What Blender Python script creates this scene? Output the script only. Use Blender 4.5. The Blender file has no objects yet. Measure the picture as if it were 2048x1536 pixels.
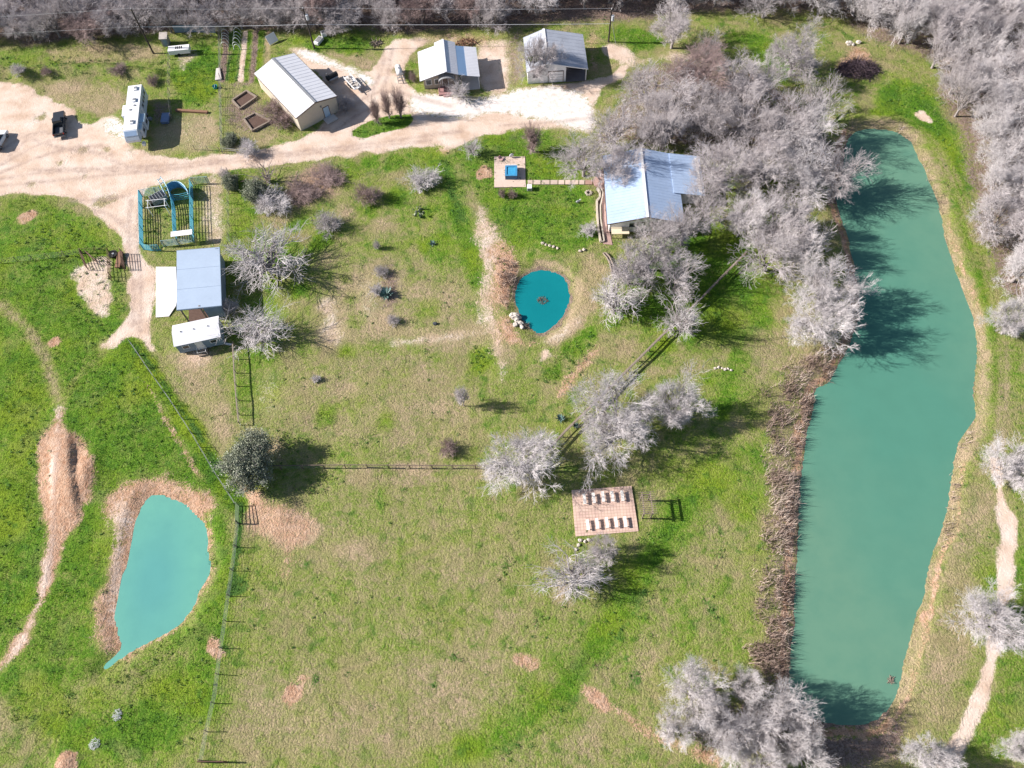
import bpy, math, random
import numpy as np
from mathutils import Vector, Matrix
random.seed(7); rng = np.random.default_rng(11)
S = bpy.context.scene; COL = S.collection

# ------------------------------------------------------------------ camera, sky, sun, exposure
CAM_H, FPX = 100.0, 1560.0                       # height of the drone, focal length in photo pixels (2048 wide)
_nx, _ny = 1070-1024, 1610-768                   # where the plumb line meets the picture plane
ROLL = math.atan2(_nx, _ny); TILT = math.atan(math.hypot(_nx, _ny)/FPX)
_f = np.array([0, math.sin(TILT), -math.cos(TILT)]); _r0 = np.array([1., 0, 0]); _u0 = np.array([0, math.cos(TILT), math.sin(TILT)])
_r = math.cos(ROLL)*_r0 - math.sin(ROLL)*_u0; _u = math.cos(ROLL)*_u0 + math.sin(ROLL)*_r0
cd = bpy.data.cameras.new('camera'); cam = bpy.data.objects.new('camera', cd); COL.objects.link(cam); S.camera = cam
cd.sensor_width = 36; cd.lens = 36*FPX/2048; cd.clip_end = 6000; cd.clip_start = 1
cam.matrix_world = Matrix(((_r[0], _u[0], -_f[0], 0), (_r[1], _u[1], -_f[1], 0), (_r[2], _u[2], -_f[2], CAM_H), (0, 0, 0, 1)))
SUN_EL, SUN_HEAD = math.radians(30), math.radians(-5)      # elevation; heading the shadows fall towards
W = bpy.data.worlds.new('World'); S.world = W; W.use_nodes = True
wn = W.node_tree.nodes; sky = wn.new('ShaderNodeTexSky'); sky.sky_type = 'NISHITA'; sky.sun_disc = False
sky.sun_elevation = SUN_EL; sky.sun_rotation = math.radians(-90) - SUN_HEAD
W.node_tree.links.new(sky.outputs[0], wn['Background'].inputs[0]); wn['Background'].inputs[1].default_value = 0.06
sl = bpy.data.lights.new('sun', 'SUN'); sl.energy = 5.0; sl.angle = math.radians(0.5); sl.color = (1, 0.93, 0.86)
so = bpy.data.objects.new('sun', sl); COL.objects.link(so)
_sd = Vector((math.cos(SUN_EL)*math.cos(SUN_HEAD), math.cos(SUN_EL)*math.sin(SUN_HEAD), -math.sin(SUN_EL)))
so.rotation_euler = _sd.to_track_quat('-Z', 'Y').to_euler(); so.location = (-60, 60, 80)
S.view_settings.view_transform = 'Standard'; S.view_settings.look = 'None'; S.view_settings.gamma = 1
S.view_settings.exposure = 1.04
S.cycles.max_bounces = 5; S.cycles.transparent_max_bounces = 8

# ------------------------------------------------------------------ survey: photo pixel -> place on the ground
def P(px, py, z=0.0):
    d = _f*FPX + _r*(px-1024) - _u*(py-768); t = (z-CAM_H)/d[2]
    return np.array([d[0]*t, d[1]*t, z])
def ppm(px, py, z=0.0):                          # photo pixels per metre there
    return FPX/float((P(px, py, z) - np.array([0, 0, CAM_H])) @ _f)
def G2(pts, z=0.0): return [tuple(P(x, y, z)[:2]) for x, y in pts]
def fit(c, rot=None):                            # four surveyed corners (back left, back right, front right, front left) -> centre, w, d, angle
    Q = np.array([P(*p)[:2] for p in c]); ex = (Q[1]-Q[0]+Q[2]-Q[3])/2; ey = (Q[0]-Q[3]+Q[1]-Q[2])/2
    a = (math.atan2(ex[1], ex[0]) + math.atan2(ey[1], ey[0]) - math.pi/2)/2
    return Q.mean(0), np.linalg.norm(ex), np.linalg.norm(ey), a
def vnoise(x, y, s, seed):                       # smooth value noise, 0..1
    r = np.random.default_rng(seed); t = r.random((256, 256)); x = x/s+500; y = y/s+500
    xi = np.floor(x).astype(int); yi = np.floor(y).astype(int); fx = x-xi; fy = y-yi
    fx = fx*fx*(3-2*fx); fy = fy*fy*(3-2*fy); g = lambda a, b: t[a % 256, b % 256]
    return (g(xi, yi)*(1-fx)+g(xi+1, yi)*fx)*(1-fy) + (g(xi, yi+1)*(1-fx)+g(xi+1, yi+1)*fx)*fy
def sdf(poly, X, Y, closed=True):                # signed distance to a polygon, or distance to a polyline
    d = np.full(X.shape, 1e9); ins = np.zeros(X.shape, bool); n = len(poly)
    for i in range(n if closed else n-1):
        (x0, y0), (x1, y1) = poly[i], poly[(i+1) % n]; ex, ey = x1-x0, y1-y0
        t = np.clip(((X-x0)*ex+(Y-y0)*ey)/(ex*ex+ey*ey+1e-12), 0, 1)
        d = np.minimum(d, (X-x0-t*ex)**2 + (Y-y0-t*ey)**2)
        if closed:
            c = ((y0 > Y) != (y1 > Y)); ins ^= c & (X < (x1-x0)*(Y-y0)/((y1-y0) if y1 != y0 else 1e-12)+x0)
    d = np.sqrt(d)
    return np.where(ins, -d, d) if closed else d
def smooth(e0, e1, x):
    t = np.clip((x-e0)/(e1-e0), 0, 1); return t*t*(3-2*t)
def chaikin(p, k=2, closed=True):
    p = [tuple(q) for q in p]
    for _ in range(k):
        o = []; n = len(p)
        for i in range(n if closed else n-1):
            a, b = p[i], p[(i+1) % n]; o += [(a[0]*.75+b[0]*.25, a[1]*.75+b[1]*.25), (a[0]*.25+b[0]*.75, a[1]*.25+b[1]*.75)]
        p = o if closed else [p[0]]+o+[p[-1]]
    return p

# ------------------------------------------------------------------ materials
class NT:
    def __init__(s, name):
        s.m = bpy.data.materials.new(name); s.m.use_nodes = True; s.t = s.m.node_tree; s.b = s.t.nodes['Principled BSDF']
    def n(s, typ, **kw):
        o = s.t.nodes.new('ShaderNode'+typ)
        for k, v in kw.items(): setattr(o, k, v)
        return o
    def l(s, a, b): s.t.links.new(a, b)
    def put(s, sock, v):
        if hasattr(v, 'is_linked') or hasattr(v, 'links'): s.l(v, sock)
        else: sock.default_value = v
    def math(s, op, a, b=0.0, c=None, clamp=False):
        o = s.n('Math', operation=op, use_clamp=clamp); s.put(o.inputs[0], a); s.put(o.inputs[1], b)
        if c is not None: s.put(o.inputs[2], c)
        return o.outputs[0]
    def noise(s, vec, scale, detail=2, rough=.5, dist=0.0):
        o = s.n('TexNoise'); s.l(vec, o.inputs['Vector']); o.inputs['Scale'].default_value = scale
        o.inputs['Detail'].default_value = detail; o.inputs['Roughness'].default_value = rough; o.inputs['Distortion'].default_value = dist
        return o.outputs[0]
    def ramp(s, fac, stops, interp='LINEAR'):
        o = s.n('ValToRGB'); o.color_ramp.interpolation = interp; e = o.color_ramp.elements
        while len(e) < len(stops): e.new(0.5)
        for i, (p, c) in enumerate(stops): e[i].position = p; e[i].color = (*c, 1)
        s.put(o.inputs[0], fac); return o.outputs[0]
    def mix(s, fac, a, b, mode='MIX'):
        o = s.n('Mix', data_type='RGBA', blend_type=mode); s.put(o.inputs['Factor'], fac)
        for sock, v in ((o.inputs[6], a), (o.inputs[7], b)):
            if isinstance(v, tuple): sock.default_value = (*v, 1)
            else: s.l(v, sock)
        return o.outputs[2]
    def attr(s, nm): o = s.n('Attribute', attribute_name=nm); return o.outputs['Fac']
    def bump(s, h, strength, dist):
        o = s.n('Bump'); o.inputs['Strength'].default_value = strength; o.inputs['Distance'].default_value = dist
        s.l(h, o.inputs['Height']); s.l(o.outputs[0], s.b.inputs['Normal'])
_M = {}
def M(name, col, rough=.7, var=.25, scale=1.5, metal=0.0, col2=None, bump=0.0, spec=.3, perobj=0.0):
    if name in _M: return _M[name]
    t = NT(name); g = t.n('TexCoord').outputs['Object']
    c2 = col2 or tuple(c*(1-var) for c in col)
    f = t.ramp(t.noise(g, scale, 5, .62), [(.35, (0, 0, 0)), (.68, (1, 1, 1))])
    c = t.mix(f, col, c2)
    fine = t.noise(g, scale*9, 3, .6)
    c = t.mix(.35*min(1, var*3), c, t.ramp(fine, [(.3, tuple(x*.6 for x in col)), (.7, tuple(min(1, x*1.15) for x in col))]))
    if perobj:
        oi = t.n('ObjectInfo').outputs['Random']
        c = t.mix(1.0, c, t.ramp(oi, [(0, (1-perobj,)*3), (1, (1, 1, 1))]), 'MULTIPLY')
    t.l(c, t.b.inputs['Base Color']); t.b.inputs['Roughness'].default_value = rough; t.b.inputs['Metallic'].default_value = metal
    t.b.inputs['Specular IOR Level'].default_value = spec
    if bump: t.bump(fine, .5, bump)
    _M[name] = t.m; return t.m

# ------------------------------------------------------------------ mesh helpers
def tag(o, label=None, cat=None, group=None, kind=None):
    if label: o['label'] = label
    if cat: o['category'] = cat
    if group: o['group'] = group
    if kind: o['kind'] = kind
    return o
def thing(name, label, cat, loc=(0, 0, 0), rz=0.0, group=None):
    o = bpy.data.objects.new(name, None); COL.objects.link(o); o.empty_display_size = .3
    o.location = tuple(float(v) for v in loc); o.rotation_euler = (0, 0, rz); return tag(o, label, cat, group)
def dup(root, loc, rz=None, label=None, group=None, scale=None):
    r = root.copy(); COL.objects.link(r); r.location = tuple(float(v) for v in loc)
    if rz is not None: r.rotation_euler = (0, 0, rz)
    if scale is not None: r.scale = scale
    if label: r['label'] = label
    if group: r['group'] = group
    for ch in root.children:
        c = ch.copy(); COL.objects.link(c); c.parent = r
        for gch in ch.children:
            d = gch.copy(); COL.objects.link(d); d.parent = c
    return r
class MB:
    def __init__(s): s.v = []; s.f = []
    def add(s, v, f):
        k = len(s.v); s.v += [tuple(map(float, q)) for q in v]; s.f += [tuple(i+k for i in q) for q in f]; return s
    def box(s, c, d, rz=0.0):
        x, y, z = d[0]/2, d[1]/2, d[2]/2; ca, sa = math.cos(rz), math.sin(rz)
        vs = [(c[0]+ca*a-sa*b, c[1]+sa*a+ca*b, c[2]+e) for e in (-z, z) for a, b in ((-x, -y), (x, -y), (x, y), (-x, y))]
        return s.add(vs, [(3, 2, 1, 0), (4, 5, 6, 7), (0, 1, 5, 4), (1, 2, 6, 5), (2, 3, 7, 6), (3, 0, 4, 7)])
    def beam(s, a, b, w, h, up=(0, 0, 1)):
        a = Vector(a); b = Vector(b); d = (b-a).normalized(); u = Vector(up)
        if abs(d.dot(u)) > .98: u = Vector((1, 0, 0))
        r = d.cross(u).normalized()*w/2; u = r.cross(d).normalized()*h/2
        vs = [p+q for p in (a, b) for q in (-r-u, r-u, r+u, -r+u)]
        return s.add(vs, [(3, 2, 1, 0), (4, 5, 6, 7), (0, 1, 5, 4), (1, 2, 6, 5), (2, 3, 7, 6), (3, 0, 4, 7)])
    def tube(s, a, b, r0, r1=None, n=8, cap=True):
        r1 = r0 if r1 is None else r1; a = Vector(a); b = Vector(b); d = (b-a).normalized()
        u = d.orthogonal().normalized(); w = d.cross(u)
        vs = [a+(u*math.cos(t)+w*math.sin(t))*r0 for t in [2*math.pi*i/n for i in range(n)]]+[b+(u*math.cos(t)+w*math.sin(t))*r1 for t in [2*math.pi*i/n for i in range(n)]]
        fs = [(i, (i+1) % n, n+(i+1) % n, n+i) for i in range(n)]
        if cap: fs += [tuple(range(n-1, -1, -1)), tuple(range(n, 2*n))]
        return s.add(vs, fs)
    def path(s, pts, r, n=6):
        for a, b in zip(pts, pts[1:]): s.tube(a, b, r, r, n)
        return s
    def prism(s, pts, z0, z1):
        n = len(pts); return s.add([(x, y, z0) for x, y in pts]+[(x, y, z1) for x, y in pts],
            [tuple(range(n-1, -1, -1)), tuple(range(n, 2*n))]+[(i, (i+1) % n, n+(i+1) % n, n+i) for i in range(n)])
    def slab(s, quad, t):                        # a thick sheet from four corners
        q = [Vector(p) for p in quad]; nrm = (q[1]-q[0]).cross(q[3]-q[0]).normalized()*t
        return s.add(q+[p-nrm for p in q], [(0, 1, 2, 3), (7, 6, 5, 4), (4, 5, 1, 0), (5, 6, 2, 1), (6, 7, 3, 2), (7, 4, 0, 3)])
    def yprism(s, prof, y0, y1):                 # outline in x-z swept along y
        n = len(prof); return s.add([(x, y0, z) for x, z in prof]+[(x, y1, z) for x, z in prof],
            [tuple(range(n)), tuple(range(2*n-1, n-1, -1))]+[(i, n+i, n+(i+1) % n, (i+1) % n) for i in range(n)])
    def xprism(s, prof, x0, x1):                 # outline in y-z swept along x
        n = len(prof); return s.add([(x0, y, z) for y, z in prof]+[(x1, y, z) for y, z in prof],
            [tuple(range(n-1, -1, -1)), tuple(range(n, 2*n))]+[(i, (i+1) % n, n+(i+1) % n, n+i) for i in range(n)])
    def ball(s, c, r, n=10, m=6):
        r = (r, r, r) if not hasattr(r, '__len__') else r; vs = [(c[0], c[1], c[2]-r[2])]
        for i in range(1, m):
            t = math.pi*i/m - math.pi/2
            vs += [(c[0]+r[0]*math.cos(t)*math.cos(2*math.pi*j/n), c[1]+r[1]*math.cos(t)*math.sin(2*math.pi*j/n), c[2]+r[2]*math.sin(t)) for j in range(n)]
        vs.append((c[0], c[1], c[2]+r[2])); fs = [(0, 1+(j+1) % n, 1+j) for j in range(n)]
        for i in range(m-2): fs += [(1+i*n+j, 1+i*n+(j+1) % n, 1+(i+1)*n+(j+1) % n, 1+(i+1)*n+j) for j in range(n)]
        k = 1+(m-2)*n; fs += [(k+j, k+(j+1) % n, len(vs)-1) for j in range(n)]
        return s.add(vs, fs)
    def rock(s, c, r, seed=0):
        k = len(s.v); s.ball(c, r, 9, 6); q = random.Random(seed)
        for i in range(k, len(s.v)):
            v = s.v[i]; f = .75+.5*q.random(); s.v[i] = (c[0]+(v[0]-c[0])*f, c[1]+(v[1]-c[1])*f, c[2]+(v[2]-c[2])*f)
        return s
    def build(s, name, mat, parent=None, smooth=False, bevel=0.0):
        me = bpy.data.meshes.new(name); me.from_pydata(s.v, [], s.f); me.materials.append(mat); me.update()
        if smooth: me.polygons.foreach_set('use_smooth', [True]*len(me.polygons))
        o = bpy.data.objects.new(name, me); COL.objects.link(o)
        if parent is not None: o.parent = parent
        if bevel:
            b = o.modifiers.new('bevel', 'BEVEL'); b.width = bevel; b.segments = 2; b.limit_method = 'ANGLE'
        return o
def npmesh(name, v, f, mat, parent=None, attrs=None, smooth=False, link=True):
    v = np.asarray(v, np.float32); f = np.asarray(f, np.int32); me = bpy.data.meshes.new(name); k = f.shape[1]
    me.vertices.add(len(v)); me.vertices.foreach_set('co', v.ravel()); me.loops.add(f.size); me.loops.foreach_set('vertex_index', f.ravel())
    me.polygons.add(len(f)); me.polygons.foreach_set('loop_start', np.arange(0, f.size, k, dtype=np.int32))
    me.polygons.foreach_set('use_smooth', np.full(len(f), smooth))
    for a, val in (attrs or {}).items():
        at = me.attributes.new(a, 'FLOAT', 'POINT'); at.data.foreach_set('value', np.asarray(val, np.float32).ravel())
    me.update(calc_edges=True); me.materials.append(mat)
    if not link: return me
    o = bpy.data.objects.new(name, me); COL.objects.link(o)
    if parent is not None: o.parent = parent
    return o
def tubes_np(a, b, ra, rb, n):
    a = np.asarray(a, float); b = np.asarray(b, float); ra = np.asarray(ra)[:, None]; rb = np.asarray(rb)[:, None]; d = b-a
    d /= np.linalg.norm(d, axis=1)[:, None]+1e-9
    ref = np.where(np.abs(d[:, 2:3]) > .9, np.array([[1., 0, 0]]), np.array([[0, 0, 1.]])); u = np.cross(d, ref)
    u /= np.linalg.norm(u, axis=1)[:, None]+1e-9; w = np.cross(d, u); N = len(a); V = np.empty((N, 2*n, 3))
    for i in range(n):
        t = 2*math.pi*i/n; o = u*math.cos(t)+w*math.sin(t); V[:, i] = a+o*ra; V[:, n+i] = b+o*rb
    base = (np.arange(N)*2*n)[:, None]; F = np.concatenate([base+np.array([[i, (i+1) % n, n+(i+1) % n, n+i]]) for i in range(n)])
    return V.reshape(-1, 3), F

# ------------------------------------------------------------------ ground: one sheet to the horizon, its soils surveyed as zones
def grade(lo, hi, step, far):
    c = list(np.arange(lo, hi+step/2, step)); s = step; a = c[-1]; up = []
    while a < far: s *= 1.5; a += s; up.append(a)
    s = step; a = c[0]; dn = []
    while a > -far: s *= 1.5; a -= s; dn.append(a)
    return np.array(dn[::-1]+c+up)
GX, GY = grade(-114, 114, .4, 3500), grade(-10, 162, .4, 3500)
XX, YY = np.meshgrid(GX, GY); SH = XX.shape
CLS = ['lush', 'dry', 'dirt', 'pale', 'red', 'litter', 'weed', 'rut']
RAG = {'dirt': 2.0, 'pale': 2.2, 'red': 2.6, 'litter': 1.6}
MASK = {c: np.zeros(SH) for c in CLS}
WARP = (vnoise(XX, YY, 2.6, 1)-.5)*1.6 + (vnoise(XX, YY, .9, 2)-.5)*.8
WARP2 = (vnoise(XX, YY, 9, 3)-.5)*5
def window(poly, m):
    p = np.array(poly); i0, i1 = np.searchsorted(GX, [p[:, 0].min()-m, p[:, 0].max()+m]); j0, j1 = np.searchsorted(GY, [p[:, 1].min()-m, p[:, 1].max()+m])
    return slice(j0, j1), slice(i0, i1)
def lay(cls, a, w, excl):
    for c in CLS:
        if c == cls: MASK[c][w] = np.maximum(MASK[c][w], a) if not excl else MASK[c][w]*(1-np.minimum(a*1.0, 1)) + a
        elif excl: MASK[c][w] *= (1-np.minimum(a, 1))
def zone(cls, pts, val=1.0, soft=.8, excl=True, warp=1.0, wide=0.0):
    soft *= RAG.get(cls, 1); poly = chaikin(G2(pts), 1); w = window(poly, soft+4)
    d = sdf(poly, XX[w], YY[w]) + WARP[w]*warp + WARP2[w]*wide
    lay(cls, val*smooth(soft, -soft, d), w, excl)
def trail(cls, pts, width, val=1.0, soft=.5, excl=True, warp=.5):
    soft *= RAG.get(cls, 1); line = chaikin(G2(pts), 2, False); w = window(line, width+soft+3)
    d = sdf(line, XX[w], YY[w], False) - width/2 + WARP[w]*warp
    lay(cls, val*smooth(soft, -soft, d), w, excl)
def patch(cls, x, y, r, val=1.0, soft=.7, excl=True):
    c = P(x, y); R = r/ppm(x, y); w = window([(c[0]-R, c[1]-R), (c[0]+R, c[1]+R)], soft+4)
    lay(cls, val*smooth(soft, -soft, np.hypot(XX[w]-c[0], YY[w]-c[1])-R+WARP[w]), w, excl)

LAKE = [(1690,290),(1705,266),(1740,258),(1785,262),(1810,275),(1828,292),(1838,320),(1848,345),(1860,370),(1872,400),(1882,440),(1890,480),(1902,520),(1918,560),(1932,600),(1945,640),(1953,680),(1953,720),(1948,760),(1946,800),(1951,828),(1946,845),(1928,862),(1914,885),(1908,920),(1900,960),(1893,1010),(1887,1040),(1870,1090),(1855,1140),(1845,1190),(1830,1240),(1815,1290),(1800,1350),(1790,1390),(1775,1420),(1745,1440),(1700,1448),(1650,1445),(1605,1425),(1578,1378),(1580,1340),(1589,1260),(1593,1180),(1595,1090),(1600,1000),(1605,920),(1620,850),(1632,800),(1630,776),(1655,772),(1672,740),(1690,710),(1705,680),(1718,640),(1722,600),(1715,560),(1705,510),(1695,470),(1680,430),(1672,400),(1680,360),(1688,325)]
ROUND = [(1040,563),(1055,548),(1080,541),(1105,545),(1125,556),(1136,575),(1140,592),(1133,615),(1120,640),(1100,655),(1078,667),(1062,655),(1048,645),(1040,628),(1033,610),(1032,590)]
WEST = [(300,993),(312,990),(345,998),(362,1003),(375,1015),(385,1030),(403,1042),(410,1060),(416,1110),(420,1135),(410,1160),(400,1175),(395,1190),(385,1215),(370,1235),(350,1255),(310,1278),(290,1288),(265,1300),(245,1312),(225,1326),(205,1339),(224,1322),(240,1308),(243,1295),(245,1280),(240,1265),(235,1245),(233,1220),(240,1185),(250,1150),(262,1100),(268,1065),(275,1040),(285,1010)]
# broad tone of the grass
zone('lush', [(0,392),(100,388),(150,440),(235,490),(255,560),(250,650),(290,700),(380,840),(475,1015),(470,1130),(430,1536),(0,1536),(-200,1000)], .8, 1.5, wide=.6)
zone('dry', [(-20,1380),(120,1390),(240,1330),(330,1300),(380,1330),(300,1420),(180,1460),(60,1470),(-20,1480)], .5, 3, False, wide=1)
zone('lush', [(900,292),(1000,262),(1110,258),(1190,380),(1196,500),(1060,500),(1000,480),(960,420),(940,360)], .75, 1.2, wide=.4)
zone('lush', [(455,330),(500,330),(520,470),(570,640),(560,780),(480,850),(462,600)], .5, 2, wide=1)
zone('lush', [(850,470),(900,470),(905,520),(850,520)], .7, 2); zone('lush', [(820,305),(890,300),(940,400),(880,470),(830,360)], .55, 2, wide=1)
zone('lush', [(1360,440),(1500,440),(1540,560),(1530,690),(1400,700),(1270,640),(1220,650),(1230,560)], .8, 2, wide=.6)
zone('lush', [(1420,760),(1480,700),(1520,720),(1490,800),(1420,830)], .5, 2, False, wide=.6)
zone('lush', [(1360,900),(1520,880),(1530,960),(1420,1010),(1330,1140),(1240,1260),(1140,1380),(1010,1470),(900,1536),(830,1536),(960,1450),(1100,1340),(1230,1190),(1330,1050)], .55, 2.5, False, wide=.5)
zone('lush', [(1930,1080),(2100,1060),(2100,1536),(1960,1536),(1900,1520),(1950,1400),(2000,1280)], .55, 2, False, wide=.8)
zone('lush', [(1760,180),(1850,160),(1900,250),(1935,330),(1910,340),(1880,290),(1790,230),(1740,240)], .95, 1.2, wide=.4)
zone('lush', [(1900,330),(1940,350),(1960,460),(2010,620),(2010,800),(1975,800),(1965,650),(1930,480)], .6, 1.5, wide=.3)
zone('lush', [(0,95),(250,90),(440,70),(440,100),(330,120),(320,165),(200,145),(0,150)], .35, 1.5, wide=.8)
zone('lush', [(345,110),(440,75),(440,200),(350,215)], .9, 1.0); zone('lush', [(560,65),(640,70),(740,75),(750,100),(660,130),(600,105)], .85, 1.2)
zone('lush', [(1220,55),(1300,50),(1340,80),(1290,100),(1225,90)], .8, 1.5); zone('lush', [(1440,60),(1560,70),(1600,150),(1560,180),(1500,100)], .85, 1.5)
zone('lush', [(1480,940),(1530,900),(1520,1040),(1470,1060)], .6, 1.5, False)
zone('dry', [(620,540),(720,520),(800,500),(800,650),(960,660),(960,690),(800,690),(680,690),(620,660)], .75, 2, False, wide=1)
zone('dry', [(500,1330),(760,1300),(960,1330),(1000,1420),(860,1536),(440,1536),(450,1420)], .55, 4, False, wide=1)
zone('dry', [(520,740),(700,700),(900,720),(940,850),(760,910),(540,860)], .5, 4, False, wide=1)
zone('dry', [(1440,700),(1600,640),(1640,690),(1540,780),(1470,780)], .5, 2, False, wide=1)
zone('dry', [(690,930),(985,930),(985,945),(690,948)], .8, .8, False); zone('dry', [(70,160),(250,165),(245,235),(150,215),(90,195)], .85, 1.0)
zone('dry', [(90,95),(320,90),(330,105),(300,125),(110,125)], .95, 1.2, False); zone('dry', [(330,700),(440,700),(470,900),(420,850),(350,760)], .75, 1.5)
zone('dry', [(1320,700),(1500,720),(1440,820),(1400,760)], .35, 3, False, wide=1); zone('dry', [(640,1050),(1000,1000),(1140,1080),(1080,1300),(700,1260)], .15, 4, False, wide=1)
zone('dry', [(1850,1180),(1920,1000),(1990,960),(1990,1100),(1960,1300),(1890,1450),(1800,1536),(1760,1536),(1800,1420)], .55, 2, False, wide=.6)
for x, y, r in ((690,700,12),(715,640,16),(700,600,14),(690,560,10),(1150,690,26),(1170,660,22),(1100,740,18),(965,720,24),(880,470,16),(850,500,14),(1010,520,16),(1060,510,12),(790,325,20),(740,320,16),(820,130,9),(600,580,20),(540,640,20),(560,520,26),(640,480,24),(590,450,18),(800,390,24),(740,420,18),(860,420,20),(770,840,18),(650,830,20),(700,340,14),(520,250,14),(480,280,12),(1330,690,22),(1420,760,20),(1300,700,12)):
    patch('lush', x, y, r, .9, 1.0, False)
for x, y, r in ((480,1170,26),(560,1160,16),(610,1130,16),(500,1245,22),(530,1250,14),(455,1300,16),(880,1240,7),(905,1235,6),(865,1370,7),(905,1310,8),(1395,1240,7),(1425,1220,6),(1410,1205,5),(1445,1265,8),(1336,1270,6),(1372,1265,6),(1378,1285,5),(1422,1322,9),(1365,1335,8),(1270,1355,9),(1250,1320,9),(630,1360,10),(740,1410,8)):
    patch('weed', x, y, r*.62, .62, .9, False)
# woods: leaf litter
zone('litter', [(-60,-60),(2200,-60),(2200,0),(1640,20),(1340,20),(1230,40),(1010,62),(560,62),(440,58),(330,70),(170,78),(0,84),(-60,84)], .85, 2.0, wide=.5)
zone('litter', [(1640,-40),(2200,-60),(2200,640),(2010,620),(1975,520),(1955,420),(1950,330),(1905,260),(1880,200),(1850,130),(1780,90),(1700,60)], .62, 1.5, wide=.8)
zone('litter', [(1240,120),(1400,105),(1520,130),(1590,190),(1640,240),(1690,300),(1670,400),(1600,330),(1480,310),(1400,300),(1290,290),(1190,300),(1150,310),(1200,240),(1250,190)], .58, 1.5, wide=.4)
zone('litter', [(1150,500),(1200,500),(1230,540),(1200,600),(1150,550)], .5, 1, False); zone('litter', [(1330,1440),(1460,1380),(1570,1400),(1640,1450),(1640,1536),(1400,1536)], .6, 1.5, wide=.4)
zone('litter', [(1640,1450),(1740,1445),(1800,1420),(1830,1440),(1800,1500),(1720,1536),(1640,1536)], .8, 1.0)
zone('red', [(575,335),(690,322),(685,390),(600,425),(550,405)], .5, 1.5); zone('litter', [(580,330),(690,320),(680,390),(600,420),(560,400)], .6, 1.5, False); zone('dry', [(640,95),(760,120),(745,150),(660,125)], .9, 1.0); zone('red', [(840,62),(1010,66),(1010,98),(960,100),(850,84)], .55, 1.2); zone('dirt', [(760,78),(850,70),(1000,78),(1010,92),(850,92)], .5, 1.2, False); zone('dirt', [(450,100),(530,95),(510,160),(470,190),(450,170)], .4, 1.2, False); zone('dirt', [(300,215),(345,215),(440,235),(440,300),(300,305)], .2, 1.4, False); zone('dry', [(340,232),(440,236),(440,302),(300,306),(296,270)], .9, 1.2); zone('red', [(345,235),(400,238),(440,290),(380,300),(350,270)], .42, 1.4, False); zone('dirt', [(962,96),(1046,72),(1046,120),(1030,185),(965,188)], .62, 1.2); zone('dry', [(1000,110),(1040,100),(1040,175),(1012,180)], .6, 1.0, False); zone('dirt', [(600,118),(660,130),(720,180),(680,215),(645,160)], .8, 1.0, False); zone('red', [(350,692),(440,692),(436,725),(370,735)], .5, 1.2, False); zone('dry', [(460,265),(560,262),(520,298),(450,305)], .7, 1.2); zone('dry', [(1180,120),(1260,120),(1230,160),(1190,180)], .7, 1.2); zone('litter', [(445,100),(545,90),(520,150),(500,180),(450,180)], .55, 1.0)
zone('litter', [(450,180),(520,190),(560,260),(450,270)], .6, 1.2)
# bare soil and roads
zone('dirt', [(-60,160),(40,168),(68,170),(80,192),(125,212),(152,220),(155,240),(185,246),(215,232),(246,235),(262,285),(290,308),(350,318),(445,312),(520,300),(575,287),(620,268),(648,250),(672,226),(690,200),(640,150),(600,118),(565,92),(600,90),(640,106),(690,125),(738,148),(760,118),(766,95),(790,82),(840,78),(846,88),(830,97),(812,122),(806,158),(812,172),(845,186),(900,192),(960,192),(1010,186),(1060,168),(1180,166),(1215,150),(1250,132),(1248,150),(1195,190),(1195,240),(1185,268),(1160,262),(1110,256),(1060,254),(1000,262),(935,284),(905,300),(890,308),(870,290),(800,296),(740,304),(650,317),(560,328),(520,334),(450,341),(380,353),(320,366),(285,376),(276,400),(262,430),(240,420),(150,388),(0,389),(-60,390)], 1, .5, warp=.7)
zone('dirt', [(140,386),(290,370),(278,400),(276,500),(288,520),(311,545),(310,600),(302,640),(304,690),(318,725),(302,716),(288,690),(268,672),(240,688),(210,702),(193,692),(213,674),(243,660),(254,640),(258,590),(257,530),(250,490),(233,462),(200,432),(160,405)], 1, .5, warp=.7)
zone('lush', [(703,262),(718,250),(745,238),(800,228),(826,232),(820,250),(790,262),(750,272),(722,277),(705,272)], .9, .4, warp=.5)
zone('pale', [(815,186),(870,195),(960,200),(1010,187),(1080,172),(1150,180),(1184,200),(1192,240),(1180,260),(1130,250),(1060,236),(1000,226),(940,232),(860,226),(828,214)], 1, 1.0)
zone('pale', [(565,90),(592,92),(660,120),(700,132),(748,162),(742,170),(690,142),(640,127),(600,108)], .85, .7); zone('pale', [(205,245),(235,232),(250,245),(258,280),(225,275),(210,262)], .6, .8)
zone('pale', [(195,675),(215,672),(228,690),(205,700)], .5, .6); zone('dirt', [(1240,118),(1330,100),(1420,100),(1500,118),(1490,140),(1400,128),(1320,124),(1250,140)], .55, 1.0)
zone('pale', [(1395,118),(1450,122),(1455,140),(1400,142)], .5, .8)
zone('red', [(1495,140),(1530,160),(1590,200),(1610,240),(1580,215),(1530,185),(1495,165)], .8, .8)
zone('dirt', [(340,215),(290,290),(300,305),(440,305),(440,235),(400,240)], .3, 1.0); zone('litter', [(300,195),(338,200),(338,250),(300,250)], .6, .8)
zone('dirt', [(350,115),(400,100),(395,120),(360,145)], .5, .8); zone('dirt', [(950,95),(1010,100),(1010,185),(955,178)], .6, .8); zone('red', [(1165,70),(1200,68),(1205,145),(1175,140)], .5, .8); zone('dirt', [(1205,85),(1262,88),(1262,118),(1205,120)], .8, .6)
zone('litter', [(1040,60),(1015,90),(1010,170),(1050,168)], .5, .8)
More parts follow.
